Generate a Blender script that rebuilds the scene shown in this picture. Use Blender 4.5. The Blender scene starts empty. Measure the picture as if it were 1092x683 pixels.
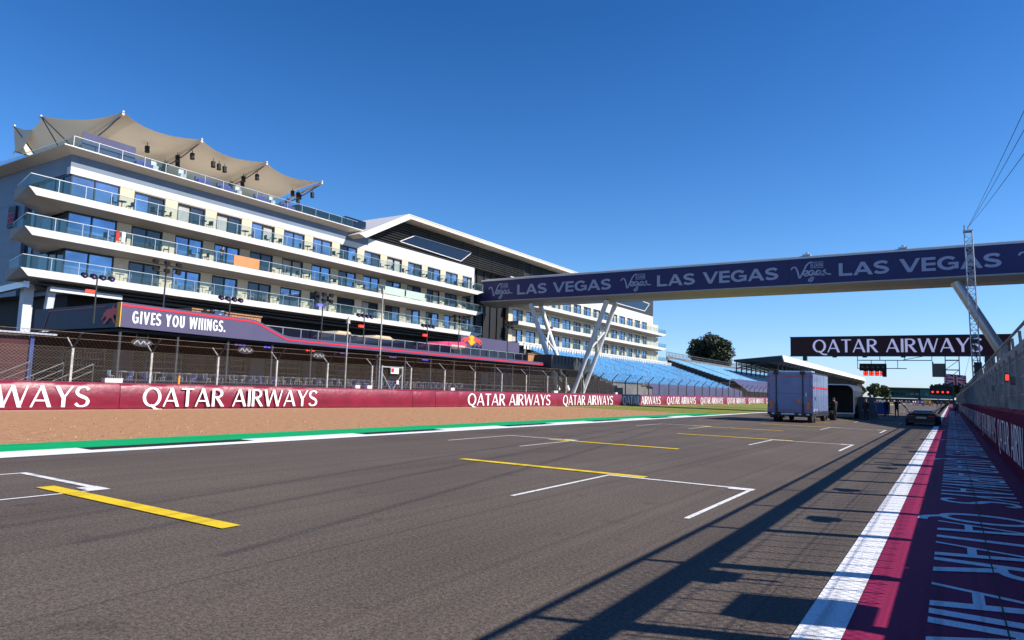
import bpy, bmesh, math, random
from mathutils import Vector, Matrix
R = math.radians
random.seed(7)
SC = bpy.context.scene
COL = SC.collection

# ------------------------------------------------------------ camera, sky, sun, exposure
cd = bpy.data.cameras.new("camera"); cam = bpy.data.objects.new("camera", cd); COL.objects.link(cam)
cd.sensor_width = 36.0; cd.lens = 24.0; cd.clip_end = 12000; cd.clip_start = 0.05
VPX, VPY, F, ROLL = 1014 - 546, 428.5 - 341.5, 728.0, 0.03
_Y = Vector((VPX, VPY, F)).normalized()
_Z = _Y.cross(Vector((1, ROLL, 0))).normalized()
if _Z.y > 0: _Z = -_Z
_X = _Y.cross(_Z).normalized()
def c2w(v): return Vector((_X.dot(v), _Y.dot(v), _Z.dot(v)))
rt, up, bk = c2w(Vector((1, 0, 0))), c2w(Vector((0, -1, 0))), c2w(Vector((0, 0, -1)))
cam.matrix_world = Matrix(((rt.x, up.x, bk.x, 0), (rt.y, up.y, bk.y, 0), (rt.z, up.z, bk.z, 1.7), (0, 0, 0, 1)))
SC.camera = cam

SUN_EL = 38.0
SUN_AZ = 69.7            # from +Y (down the straight) towards +X
w = bpy.data.worlds.new("World"); SC.world = w; w.use_nodes = True
nt = w.node_tree
bg = nt.nodes["Background"]
sky = nt.nodes.new("ShaderNodeTexSky"); sky.sky_type = 'NISHITA'; sky.sun_disc = False
sky.sun_elevation = R(SUN_EL); sky.sun_rotation = R(SUN_AZ)
sky.air_density = 1.0; sky.dust_density = 0.2; sky.ozone_density = 3.0; sky.altitude = 100
hs = nt.nodes.new("ShaderNodeHueSaturation"); hs.inputs['Saturation'].default_value = 1.25
tn = nt.nodes.new("ShaderNodeMix"); tn.data_type = 'RGBA'; tn.blend_type = 'MULTIPLY'; tn.inputs[0].default_value = 1.0
tc = nt.nodes.new("ShaderNodeTexCoord"); sx = nt.nodes.new("ShaderNodeSeparateXYZ"); nt.links.new(tc.outputs['Generated'], sx.inputs[0])
sr = nt.nodes.new("ShaderNodeValToRGB"); e0, e1 = sr.color_ramp.elements           # clear, dry air: bluer than the model, most of all low down
e0.position = 0.0; e0.color = (.50, .60, .98, 1); e1.position = .50; e1.color = (.30, .49, .68, 1)
em = sr.color_ramp.elements.new(.16); em.color = (.54, .66, .82, 1)
nt.links.new(sx.outputs[2], sr.inputs[0])
nt.links.new(sr.outputs[0], tn.inputs[7])
nt.links.new(sky.outputs[0], hs.inputs['Color']); nt.links.new(hs.outputs[0], tn.inputs[6])
nt.links.new(tn.outputs[2], bg.inputs[0]); bg.inputs[1].default_value = 0.15   # the tint above takes about a third of it away
sv = Vector((math.cos(R(SUN_EL)) * math.sin(R(SUN_AZ)), math.cos(R(SUN_EL)) * math.cos(R(SUN_AZ)), math.sin(R(SUN_EL))))
sl = bpy.data.lights.new("sun", 'SUN'); sl.energy = 5.0; sl.angle = R(0.5); sl.color = (1.0, 0.94, 0.86)
so = bpy.data.objects.new("sun", sl); COL.objects.link(so); so.rotation_euler = sv.to_track_quat('Z', 'Y').to_euler()
so.location = (40, 20, 60)
vs = SC.view_settings; vs.view_transform = 'Standard'; vs.look = 'None'; vs.exposure = 0.5; vs.gamma = 1.0
vs.use_curve_mapping = False
SC.cycles.max_bounces = 6; SC.cycles.transparent_max_bounces = 24

# ------------------------------------------------------------ materials
def newmat(name):
    m = bpy.data.materials.new(name); m.use_nodes = True
    n = m.node_tree.nodes; b = n["Principled BSDF"]
    return m, m.node_tree, b
def L(t, a, b): t.links.new(a, b)
def mat(name, col, rough=0.6, var=0.12, scale=1.5, metal=0.0, bump=0.0, bscale=20.0, spec=0.4, emit=None, es=0.0, coat=0.0):
    m, t, b = newmat(name)
    b.inputs['Roughness'].default_value = rough; b.inputs['Metallic'].default_value = metal
    b.inputs['Specular IOR Level'].default_value = spec
    if coat: b.inputs['Coat Weight'].default_value = coat; b.inputs['Coat Roughness'].default_value = 0.08
    g = t.nodes.new("ShaderNodeNewGeometry")
    if var > 0:
        no = t.nodes.new("ShaderNodeTexNoise"); no.inputs['Scale'].default_value = scale; no.inputs['Detail'].default_value = 5
        L(t, g.outputs['Position'], no.inputs['Vector'])
        rp = t.nodes.new("ShaderNodeValToRGB")
        rp.color_ramp.elements[0].position = 0.3; rp.color_ramp.elements[1].position = 0.7
        lo = [max(0, c * (1 - var)) for c in col]; hi = [min(1, c * (1 + var)) for c in col]
        rp.color_ramp.elements[0].color = (*lo, 1); rp.color_ramp.elements[1].color = (*hi, 1)
        L(t, no.outputs['Fac'], rp.inputs[0]); L(t, rp.outputs[0], b.inputs['Base Color'])
    else:
        b.inputs['Base Color'].default_value = (*col, 1)
    if bump > 0:
        n2 = t.nodes.new("ShaderNodeTexNoise"); n2.inputs['Scale'].default_value = bscale; n2.inputs['Detail'].default_value = 6
        L(t, g.outputs['Position'], n2.inputs['Vector'])
        bp = t.nodes.new("ShaderNodeBump"); bp.inputs['Strength'].default_value = bump; bp.inputs['Distance'].default_value = 0.05
        L(t, n2.outputs['Fac'], bp.inputs['Height']); L(t, bp.outputs[0], b.inputs['Normal'])
    if emit:
        b.inputs['Emission Color'].default_value = (*emit, 1); b.inputs['Emission Strength'].default_value = es
    return m
def asphalt(name, col, streak=0.12, paint=None):
    m, t, b = newmat(name)
    g = t.nodes.new("ShaderNodeNewGeometry")
    def noise(scale, detail, vec=None):
        n = t.nodes.new("ShaderNodeTexNoise"); n.inputs['Scale'].default_value = scale; n.inputs['Detail'].default_value = detail
        L(t, vec or g.outputs['Position'], n.inputs['Vector']); return n.outputs['Fac']
    mp = t.nodes.new("ShaderNodeMapping"); mp.inputs['Scale'].default_value = (1.3, 0.02, 1); L(t, g.outputs['Position'], mp.inputs['Vector'])
    fine = noise(55, 3); agg = noise(24, 2); big = noise(0.25, 4); st = noise(1.0, 5, mp.outputs[0])
    def ramp(f, lo, hi, p0=0.35, p1=0.65):
        r = t.nodes.new("ShaderNodeMapRange"); r.inputs[1].default_value = p0; r.inputs[2].default_value = p1
        r.inputs[3].default_value = lo; r.inputs[4].default_value = hi; L(t, f, r.inputs[0]); return r.outputs[0]
    def mul(a, c):
        n = t.nodes.new("ShaderNodeMath"); n.operation = 'MULTIPLY'; L(t, a, n.inputs[0]); L(t, c, n.inputs[1]); return n.outputs[0]
    sp = t.nodes.new("ShaderNodeSeparateXYZ"); L(t, g.outputs['Position'], sp.inputs[0])
    def mth(op, a, c, d=None):
        n = t.nodes.new("ShaderNodeMath"); n.operation = op
        for i, q in enumerate((a, c, d)):
            if q is None: continue
            if isinstance(q, (int, float)): n.inputs[i].default_value = q
            else: L(t, q, n.inputs[i])
        return n.outputs[0]
    band = noise(.45, 2)
    mp2 = t.nodes.new("ShaderNodeMapping"); mp2.inputs['Scale'].default_value = (6.0, .012, 1); L(t, g.outputs['Position'], mp2.inputs['Vector'])
    rub = ramp(noise(1.0, 3, mp2.outputs[0]), 1.04, .81, .50, .72)          # rubber laid in thin lengthwise lines
    wob = mth('MULTIPLY', mth('SUBTRACT', band, .5), .05)
    joint = mth('ABSOLUTE', mth('SUBTRACT', mth('FRACT', mth('DIVIDE', mth('ADD', mth('ADD', sp.outputs[0], wob), 40.3), 4.1), 0), .5), 0)
    jr = ramp(joint, .72, 1.0, .001, .0045)                                  # paving joints
    spot = ramp(noise(1.7, 2), 1.0, .82, .66, .72)
    v0 = mul(mul(rub, jr), spot)
    v = mul(mul(ramp(fine, 0.62, 1.38), ramp(agg, 0.75, 1.25)), mul(ramp(big, 0.9, 1.1), ramp(st, 1 - streak, 1 + streak, .3, .7)))
    v = mul(v, v0)
    mx = t.nodes.new("ShaderNodeMix"); mx.data_type = 'RGBA'; mx.blend_type = 'MULTIPLY'; mx.inputs[0].default_value = 1
    mx.inputs[6].default_value = (*col, 1); L(t, v, mx.inputs[7]); L(t, mx.outputs[2], b.inputs['Base Color'])
    b.inputs['Roughness'].default_value = 0.85; b.inputs['Specular IOR Level'].default_value = 0.25
    bp = t.nodes.new("ShaderNodeBump"); bp.inputs['Strength'].default_value = 0.5; bp.inputs['Distance'].default_value = 0.01
    L(t, fine, bp.inputs['Height']); L(t, bp.outputs[0], b.inputs['Normal'])
    return m
def two_tone(name, c1, c2, scale, p0=0.4, p1=0.6, rough=0.9, bump=0.6, bscale=30, stretch=(1, 1, 1), detail=8):
    m, t, b = newmat(name)
    g = t.nodes.new("ShaderNodeNewGeometry")
    mp = t.nodes.new("ShaderNodeMapping"); mp.inputs['Scale'].default_value = stretch; L(t, g.outputs['Position'], mp.inputs['Vector'])
    n = t.nodes.new("ShaderNodeTexNoise"); n.inputs['Scale'].default_value = scale; n.inputs['Detail'].default_value = detail
    n.inputs['Roughness'].default_value = 0.65
    L(t, mp.outputs[0], n.inputs['Vector'])
    r = t.nodes.new("ShaderNodeValToRGB"); r.color_ramp.elements[0].position = p0; r.color_ramp.elements[1].position = p1
    r.color_ramp.elements[0].color = (*c1, 1); r.color_ramp.elements[1].color = (*c2, 1)
    L(t, n.outputs['Fac'], r.inputs[0]); L(t, r.outputs[0], b.inputs['Base Color'])
    n2 = t.nodes.new("ShaderNodeTexNoise"); n2.inputs['Scale'].default_value = bscale; n2.inputs['Detail'].default_value = 4
    L(t, g.outputs['Position'], n2.inputs['Vector'])
    bp = t.nodes.new("ShaderNodeBump"); bp.inputs['Strength'].default_value = bump; bp.inputs['Distance'].default_value = 0.06
    L(t, n2.outputs['Fac'], bp.inputs['Height']); L(t, bp.outputs[0], b.inputs['Normal'])
    b.inputs['Roughness'].default_value = rough; b.inputs['Specular IOR Level'].default_value = 0.2
    return m
def worn_paint(name, col, under, amount=0.45, scale=14, rough=0.7):
    m, t, b = newmat(name)
    g = t.nodes.new("ShaderNodeNewGeometry")
    n = t.nodes.new("ShaderNodeTexNoise"); n.inputs['Scale'].default_value = scale; n.inputs['Detail'].default_value = 8; n.inputs['Roughness'].default_value = .7
    L(t, g.outputs['Position'], n.inputs['Vector'])
    r = t.nodes.new("ShaderNodeValToRGB"); r.color_ramp.elements[0].position = amount - .12; r.color_ramp.elements[1].position = amount
    r.color_ramp.elements[0].color = (*under, 1); r.color_ramp.elements[1].color = (*col, 1)
    L(t, n.outputs['Fac'], r.inputs[0])
    n2 = t.nodes.new("ShaderNodeTexNoise"); n2.inputs['Scale'].default_value = 60; n2.inputs['Detail'].default_value = 3
    L(t, g.outputs['Position'], n2.inputs['Vector'])
    mr = t.nodes.new("ShaderNodeMapRange"); mr.inputs[1].default_value = .3; mr.inputs[2].default_value = .7; mr.inputs[3].default_value = .8; mr.inputs[4].default_value = 1.15
    L(t, n2.outputs['Fac'], mr.inputs[0])
    mx = t.nodes.new("ShaderNodeMix"); mx.data_type = 'RGBA'; mx.blend_type = 'MULTIPLY'; mx.inputs[0].default_value = 1
    mp = t.nodes.new("ShaderNodeMapping"); mp.inputs['Scale'].default_value = (7.0, .10, 1); L(t, g.outputs['Position'], mp.inputs['Vector'])
    n3 = t.nodes.new("ShaderNodeTexNoise"); n3.inputs['Scale'].default_value = 1.0; n3.inputs['Detail'].default_value = 4; L(t, mp.outputs[0], n3.inputs['Vector'])
    m3 = t.nodes.new("ShaderNodeMapRange"); m3.inputs[1].default_value = .52; m3.inputs[2].default_value = .74; m3.inputs[3].default_value = 1.0; m3.inputs[4].default_value = .55; L(t, n3.outputs['Fac'], m3.inputs[0])
    mm = t.nodes.new("ShaderNodeMath"); mm.operation = 'MULTIPLY'; L(t, mr.outputs[0], mm.inputs[0]); L(t, m3.outputs[0], mm.inputs[1])
    L(t, r.outputs[0], mx.inputs[6]); L(t, mm.outputs[0], mx.inputs[7]); L(t, mx.outputs[2], b.inputs['Base Color'])
    b.inputs['Roughness'].default_value = rough; b.inputs['Specular IOR Level'].default_value = 0.12
    bp = t.nodes.new("ShaderNodeBump"); bp.inputs['Strength'].default_value = 0.3; bp.inputs['Distance'].default_value = 0.008
    L(t, n2.outputs['Fac'], bp.inputs['Height']); L(t, bp.outputs[0], b.inputs['Normal'])
    return m
def clear_glass(name, tint, body, fac=0.3, rough=0.05):
    m = bpy.data.materials.new(name); m.use_nodes = True; t = m.node_tree
    b = t.nodes["Principled BSDF"]; b.inputs['Base Color'].default_value = (*body, 1); b.inputs['Roughness'].default_value = rough
    b.inputs['Specular IOR Level'].default_value = 0.8
    tr = t.nodes.new("ShaderNodeBsdfTransparent"); tr.inputs[0].default_value = (*tint, 1)
    mx = t.nodes.new("ShaderNodeMixShader"); mx.inputs[0].default_value = fac
    L(t, tr.outputs[0], mx.inputs[1]); L(t, b.outputs[0], mx.inputs[2]); L(t, mx.outputs[0], t.nodes["Material Output"].inputs[0])
    return m
def fabric(name, col, thru):
    m = mat(name, col, .75, .03, .4); t = m.node_tree; b = t.nodes["Principled BSDF"]
    tl = t.nodes.new("ShaderNodeBsdfTranslucent"); tl.inputs[0].default_value = (*col, 1)
    mx = t.nodes.new("ShaderNodeMixShader"); mx.inputs[0].default_value = thru
    L(t, b.outputs[0], mx.inputs[1]); L(t, tl.outputs[0], mx.inputs[2]); L(t, mx.outputs[0], t.nodes["Material Output"].inputs[0])
    return m
def wire_mesh(name, col, pitch, wire, base=0.0, rough=0.5):
    """woven diamond wire in the Y-Z plane, holes really see-through"""
    m = bpy.data.materials.new(name); m.use_nodes = True; t = m.node_tree
    b = t.nodes["Principled BSDF"]; b.inputs['Base Color'].default_value = (*col, 1); b.inputs['Roughness'].default_value = rough
    b.inputs['Metallic'].default_value = 0.3
    g = t.nodes.new("ShaderNodeNewGeometry"); s = t.nodes.new("ShaderNodeSeparateXYZ"); L(t, g.outputs['Position'], s.inputs[0])
    def mth(op, a, c):
        n = t.nodes.new("ShaderNodeMath"); n.operation = op
        for i, q in enumerate((a, c)):
            if isinstance(q, (int, float)): n.inputs[i].default_value = q
            else: L(t, q, n.inputs[i])
        return n.outputs[0]
    zz = mth('MULTIPLY', s.outputs[2], 1.25)
    outs = []
    for op in ('ADD', 'SUBTRACT'):
        v = mth(op, s.outputs[1], zz)
        fr = mth('FRACT', mth('DIVIDE', mth('ADD', v, 4000), pitch), 0)
        outs.append(mth('LESS_THAN', fr, wire / pitch))
    f = mth('MAXIMUM', outs[0], outs[1])
    f = mth('MAXIMUM', f, base)
    tr = t.nodes.new("ShaderNodeBsdfTransparent")
    mx = t.nodes.new("ShaderNodeMixShader"); L(t, f, mx.inputs[0]); L(t, tr.outputs[0], mx.inputs[1]); L(t, b.outputs[0], mx.inputs[2])
    L(t, mx.outputs[0], t.nodes["Material Output"].inputs[0])
    return m

M = {}
M['ground'] = two_tone('dry_grass_ground', (.10, .12, .04), (.17, .16, .06), .05)
M['asphalt'] = asphalt('track_asphalt', (.098, .076, .060))
M['asphalt2'] = asphalt('apron_asphalt', (.07, .066, .064), .05)
M['gravel'] = two_tone('gravel', (.33, .165, .080), (.48, .268, .138), 5.0, .36, .62, bump=1.0, bscale=12, stretch=(1, .6, 1))
M['grass'] = two_tone('mown_grass', (.12, .16, .02), (.26, .26, .05), .6, .35, .65, bump=.9, bscale=15)
M['green'] = worn_paint('green_paint', (.0, .36, .12), (.01, .22, .08), .3)
M['white_line'] = worn_paint('white_line_paint', (.80, .80, .80), (.42, .40, .38), .41, 8)
M['thin_white'] = worn_paint('grid_white_paint', (.72, .71, .69), (.2, .18, .17), .44, 9)
M['yellow'] = worn_paint('yellow_paint', (.76, .52, .025), (.46, .30, .04), .42, 22)
M['black_kerb'] = worn_paint('black_kerb_paint', (.02, .02, .02), (.05, .05, .05), .4)
M['maroon_floor'] = worn_paint('maroon_floor_paint', (.25, .016, .068), (.19, .018, .055), .42, 5)
M['floor_letter'] = worn_paint('floor_letter_paint', (.86, .85, .84), (.5, .5, .52), .36, 7)
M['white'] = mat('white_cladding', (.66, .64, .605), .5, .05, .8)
M['white_letter'] = mat('white_lettering', (.82, .82, .82), .55, .02)
M['maroon'] = mat('maroon_vinyl', (.20, .008, .030), .42, .18, .9, bump=.55, bscale=3.2, spec=.5)
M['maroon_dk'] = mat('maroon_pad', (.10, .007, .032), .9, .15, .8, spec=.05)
M['pale_panel'] = mat('pale_grey_panel', (.56, .58, .61), .5, .06, .8)
M['cream'] = mat('cream_render', (.62, .52, .36), .8, .05, 2)
M['slate'] = mat('slate_panel', (.15, .19, .25), .5, .08, .6)
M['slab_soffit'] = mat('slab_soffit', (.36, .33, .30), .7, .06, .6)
M['soffit'] = mat('soffit_panel', (.62, .54, .45), .7, .04)
M['membrane'] = fabric('tent_membrane', (.70, .60, .455), .09)
M['steel'] = mat('galvanised_steel', (.45, .46, .47), .45, .12, 3, metal=.6)
M['post'] = mat('weathered_post', (.42, .40, .35), .6, .35, 6, metal=.2)
M['dark_post'] = mat('dark_post', (.04, .042, .045), .5, .1)
M['white_tube'] = mat('white_painted_steel', (.74, .74, .73), .45, .05)
M['frame'] = mat('dark_window_frame', (.018, .02, .024), .4, .05)
M['pane'] = mat('blue_window_glass', (.19, .28, .42), .04, .35, .45, metal=.7, spec=.8)
M['pane_dark'] = mat('dark_window_glass', (.03, .04, .055), .06, .3, .5, metal=.2, spec=.8)
M['curtain'] = mat('window_curtain', (.42, .40, .36), .8, .1)
M['balu'] = clear_glass('balustrade_glass', (.89, .95, .96), (.07, .17, .21), .10)
M['deck_glass'] = clear_glass('smoked_deck_glass', (.45, .45, .55), (.02, .025, .05), .45)
M['rail'] = mat('handrail_metal', (.55, .54, .52), .35, .05, metal=.7)
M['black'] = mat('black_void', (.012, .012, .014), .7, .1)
M['louvre'] = mat('louvre_dark', (.030, .030, .032), .5, .1)
M['louvre_slat'] = mat('louvre_slat', (.05, .05, .05), .5, .1)
M['blue_glass'] = mat('tinted_blue_glass', (.010, .016, .034), .12, .1, metal=.0, spec=.45)
M['navy'] = mat('navy_banner', (.026, .024, .115), .45, .08, .4)
M['navy_soft'] = mat('purple_navy_board', (.078, .070, .140), .55, .06, .5)
M['navy_dk'] = mat('dark_navy_board', (.022, .026, .06), .55, .08, .5)
M['bridge_letter'] = mat('bridge_lettering', (.40, .43, .58), .6, .04)
M['silver'] = mat('silver_trim', (.55, .55, .56), .35, .05, metal=.5)
M['soffit_tan'] = mat('bridge_soffit', (.42, .39, .36), .55, .06)
M['red'] = mat('red_stripe', (.60, .02, .045), .45, .04)
M['red_dk'] = mat('dark_red_board', (.050, .007, .010), .6, .15)
M['yellow_board'] = mat('yellow_board', (.85, .42, .02), .5, .05)
M['pink'] = mat('pink_board', (.70, .05, .16), .5, .08)
M['bull'] = mat('bull_red', (.82, .07, .05), .5, .05)
M['wood'] = mat('orange_timber', (.40, .20, .09), .6, .2, 3)
M['orange'] = mat('orange_panel', (.62, .24, .09), .6, .08)
M['beige'] = mat('beige_awning', (.66, .48, .30), .7, .05)
M['seat'] = mat('blue_seat', (.055, .21, .42), .55, .40, 2.2)
M['seat2'] = mat('pale_blue_seat', (.12, .30, .48), .55, .40, 2.2)
M['tarp'] = mat('purple_tarp', (.055, .060, .135), .6, .15, .4)
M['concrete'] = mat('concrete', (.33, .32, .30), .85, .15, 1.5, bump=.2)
M['conc_dk'] = mat('dark_concrete', (.15, .15, .15), .85, .2, .8)  # a darker tone of concrete
M['leaf'] = mat('leaf', (.026, .042, .016), .6, .5, .5)
M['leaf2'] = mat('leaf_pale', (.07, .10, .030), .6, .4, .4)
M['bark'] = mat('bark', (.10, .075, .05), .9, .2, 4, bump=.5)
M['truck'] = mat('truck_lilac_panel', (.155, .205, .36), .38, .10, 1.4, coat=.25)
M['truck_dk'] = mat('truck_dark_trim', (.03, .032, .04), .5, .1)
M['tape'] = mat('red_reflective_tape', (.70, .04, .03), .4, .03)
M['lampo'] = mat('orange_lens', (.75, .20, .03), .3, .03)
M['tyre'] = mat('tyre_rubber', (.018, .018, .018), .75, .2, 8)
M['rim'] = mat('wheel_rim', (.5, .5, .5), .35, .05, metal=.8)
M['led'] = mat('led_board', (.034, .006, .016), .5, .05)
M['led_letter'] = mat('led_lit_letters', (.55, .56, .80), .5, .0, emit=(.50, .52, .85), es=.35)
M['red_lamp'] = mat('red_lamp_lit', (.6, .02, .01), .4, .0, emit=(1, .05, .025), es=1.3)
M['blue_lamp'] = mat('blue_lamp_lit', (.1, .1, .6), .4, .0, emit=(.12, .10, 1), es=1.0)
M['purple_lamp'] = mat('purple_lamp_lit', (.2, .1, .5), .4, .0, emit=(.22, .12, .7), es=.5)
M['purple_cush'] = mat('purple_cushion', (.09, .08, .28), .8, .1)
M['green_panel'] = mat('pale_green_panel', (.45, .58, .48), .5, .05)
M['teal'] = mat('teal_cladding', (.03, .15, .15), .6, .15, .1)
M['crate'] = mat('grey_crate', (.10, .10, .115), .6, .2, 2)
M['blue_box'] = mat('blue_container', (.03, .06, .22), .5, .1)
M['car'] = mat('car_dark_paint', (.012, .012, .014), .4, .05, spec=.3, coat=.15)
M['car_or'] = mat('car_orange_stripe', (.40, .18, .06), .4, .05)
M['skin'] = mat('skin', (.48, .29, .20), .6, .06, 6)
M['hair'] = mat('hair', (.05, .035, .025), .7, .2, 20)
M['cl_black'] = mat('black_cloth', (.02, .02, .024), .85, .2, 6)
M['cl_white'] = mat('white_cloth', (.74, .74, .76), .85, .08, 6)
M['cl_navy'] = mat('navy_cloth', (.04, .05, .12), .85, .2, 6)
M['cl_red'] = mat('red_cloth', (.45, .04, .04), .85, .2, 6)
M['cl_grey'] = mat('grey_cloth', (.20, .20, .22), .85, .2, 6)
M['cl_blue'] = mat('blue_cloth', (.10, .18, .45), .85, .2, 6)
M['flag_blue'] = mat('flag_blue', (.02, .035, .28), .8, .03)
M['flag_red'] = mat('flag_red', (.62, .03, .05), .8, .03)
M['mesh_left'] = wire_mesh('chain_link_wire', (.21, .17, .13), .19, .0125)
M['mesh_right'] = wire_mesh('pit_fence_wire', (.15, .15, .15), .12, .011)
M['fence_bar'] = mat('fence_bar_steel', (.20, .197, .19), .6, .35, 3, metal=.3)
M['wire_brown'] = mat('rusty_wire', (.16, .11, .08), .7, .3, 3)
M['rail_dim'] = mat('dull_rail', (.12, .12, .125), .5, .2, metal=.5)
M['stool_a'] = mat('stool_grey', (.22, .23, .28), .5, .2, 6)
M['stool_b'] = mat('stool_blue', (.16, .18, .36), .5, .2, 6)
M['orange_mark'] = mat('orange_marker', (.75, .33, .02), .5, .05)

# ------------------------------------------------------------ mesh helpers
class MB:
    def __init__(s): s.v = []; s.f = []; s.m = []
    def add(s, vs, fs, mi=0):
        n = len(s.v); s.v += [tuple(q) for q in vs]
        for f in fs: s.f.append(tuple(i + n for i in f)); s.m.append(mi)
        return s
    def box(s, a, b, mi=0):
        x0, y0, z0 = a; x1, y1, z1 = b
        vs = [(x0, y0, z0), (x1, y0, z0), (x1, y1, z0), (x0, y1, z0), (x0, y0, z1), (x1, y0, z1), (x1, y1, z1), (x0, y1, z1)]
        return s.add(vs, [(0, 3, 2, 1), (4, 5, 6, 7), (0, 1, 5, 4), (1, 2, 6, 5), (2, 3, 7, 6), (3, 0, 4, 7)], mi)
    def quad(s, *p, mi=0): return s.add(p, [tuple(range(len(p)))], mi)
    def prism(s, poly, d, mi=0):
        """poly: 3D points, d: extrusion vector"""
        n = len(poly); d = Vector(d)
        vs = [Vector(p) for p in poly] + [Vector(p) + d for p in poly]
        fs = [tuple(range(n))[::-1], tuple(range(n, 2 * n))] + [(i, (i + 1) % n, n + (i + 1) % n, n + i) for i in range(n)]
        return s.add(vs, fs, mi)
    def tube(s, a, b, r, r2=None, n=8, mi=0, cap=True):
        a = Vector(a); b = Vector(b); r2 = r if r2 is None else r2
        d = (b - a).normalized(); u = d.orthogonal().normalized(); v = d.cross(u)
        vs = []
        for p, rr in ((a, r), (b, r2)):
            for i in range(n):
                t = 2 * math.pi * i / n; vs.append(p + u * rr * math.cos(t) + v * rr * math.sin(t))
        fs = [(i, (i + 1) % n, n + (i + 1) % n, n + i) for i in range(n)]
        if cap: fs += [tuple(range(n))[::-1], tuple(range(n, 2 * n))]
        return s.add(vs, fs, mi)
    def path(s, pts, r, n=6, mi=0):
        for a, b in zip(pts, pts[1:]): s.tube(a, b, r, n=n, mi=mi)
        return s
    def beam(s, a, b, w, h, mi=0, upv=(0, 0, 1)):
        a = Vector(a); b = Vector(b); d = (b - a).normalized(); u = Vector(upv)
        if abs(d.dot(u)) > .98: u = Vector((1, 0, 0))
        sd = d.cross(u).normalized(); u = sd.cross(d)
        q = [sd * w / 2 + u * h / 2, -sd * w / 2 + u * h / 2, -sd * w / 2 - u * h / 2, sd * w / 2 - u * h / 2]
        return s.prism([a + k for k in q], b - a, mi)
    def grid(s, rows, mi=0, close=False):
        n = len(rows[0]); vs = [p for r in rows for p in r]; fs = []
        for i in range(len(rows) - 1):
            for j in range(n - (0 if close else 1)):
                k = (j + 1) % n
                fs.append((i * n + j, i * n + k, (i + 1) * n + k, (i + 1) * n + j))
        return s.add(vs, fs, mi)
    def sphere(s, c, r, n=10, mi=0, sc=(1, 1, 1)):
        rows = []
        for i in range(n // 2 + 1):
            t = math.pi * i / (n // 2)
            rows.append([(c[0] + r * sc[0] * math.sin(t) * math.cos(2 * math.pi * j / n), c[1] + r * sc[1] * math.sin(t) * math.sin(2 * math.pi * j / n), c[2] + r * sc[2] * math.cos(t)) for j in range(n)])
        return s.grid(rows, mi, True)
    def mesh(s, name, mats, smooth=False):
        me = bpy.data.meshes.new(name); me.from_pydata(s.v, [], s.f)
        for m in (mats if isinstance(mats, (list, tuple)) else [mats]): me.materials.append(M[m] if isinstance(m, str) else m)
        for p, k in zip(me.polygons, s.m):
            p.material_index = k
            if smooth: p.use_smooth = True
        me.update()
        bm = bmesh.new(); bm.from_mesh(me); bmesh.ops.recalc_face_normals(bm, faces=bm.faces); bm.to_mesh(me); bm.free()
        if smooth:
            try: me.set_sharp_from_angle(angle=R(40))
            except Exception: pass
        return me
WM = {}
def link(name, me, parent=None, local=False, loc=(0, 0, 0), kind=None):
    o = bpy.data.objects.new(name, me); COL.objects.link(o); o.location = loc
    if parent is not None:
        o.parent = parent
        if not local: o.matrix_parent_inverse = WM[parent.name].inverted(); WM[o.name] = Matrix.Translation(loc)
        else: WM[o.name] = WM[parent.name] @ Matrix.Translation(loc)
    else: WM[o.name] = Matrix.Translation(loc)
    if kind: o['kind'] = kind
    return o
def build(mb, name, mats, parent=None, smooth=False, local=False, kind=None, loc=(0, 0, 0)):
    return link(name, mb.mesh(name, mats, smooth), parent, local, loc, kind)
def build_each(mb, name, mats, parent, smooth=False, local=False):
    """one object for every connected piece of the mesh"""
    par = list(range(len(mb.v)))
    def find(i):
        while par[i] != i: par[i] = par[par[i]]; i = par[i]
        return i
    for f in mb.f:
        for q in f[1:]: par[find(q)] = find(f[0])
    gr = {}
    for f, m in zip(mb.f, mb.m): gr.setdefault(find(f[0]), []).append((f, m))
    for fs in gr.values():
        ids = sorted({i for f, _ in fs for i in f}); mp = {i: k for k, i in enumerate(ids)}
        q = MB(); q.v = [mb.v[i] for i in ids]; q.f = [tuple(mp[i] for i in f) for f, _ in fs]; q.m = [m for _, m in fs]
        build(q, name, mats, parent, smooth, local)
def struct(mb, name, mats, smooth=False): return build(mb, name, mats, None, smooth, kind='structure')
def tag(o, label, cat, group=None):
    o['label'] = label; o['category'] = cat
    if group: o['group'] = group
    return o
def thing(name, label, cat, loc=(0, 0, 0), rz=0.0, group=None):
    o = bpy.data.objects.new(name, None); COL.objects.link(o); o.location = loc; o.rotation_euler = (0, 0, rz)
    o.empty_display_size = .3
    WM[o.name] = Matrix.Translation(loc) @ Matrix.Rotation(rz, 4, 'Z')
    return tag(o, label, cat, group)
def kids(o): return [c for c in bpy.data.objects if c.parent == o]
KID = {}
def dup(root, loc, rz=0.0, label=None, group=None):
    r = root.copy(); COL.objects.link(r); r.location = loc; r.rotation_euler = (0, 0, rz)
    if label: r['label'] = label
    if group: r['group'] = group
    if root.name not in KID:
        KID[root.name] = [(c, list(kids(c))) for c in kids(root)]
    for c, gs in KID[root.name]:
        k = c.copy(); COL.objects.link(k); k.parent = r
        for g in gs:
            d = g.copy(); COL.objects.link(d); d.parent = k
    return r
ORD = ['first', 'second', 'third', 'fourth', 'fifth', 'sixth', 'seventh', 'eighth', 'ninth', 'tenth', 'eleventh', 'twelfth', 'thirteenth', 'fourteenth', 'fifteenth', 'sixteenth', 'seventeenth', 'eighteenth', 'nineteenth', 'twentieth'] + ['twenty-' + q for q in ('first', 'second', 'third', 'fourth', 'fifth', 'sixth', 'seventh', 'eighth', 'ninth')] + ['thirtieth']

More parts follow.
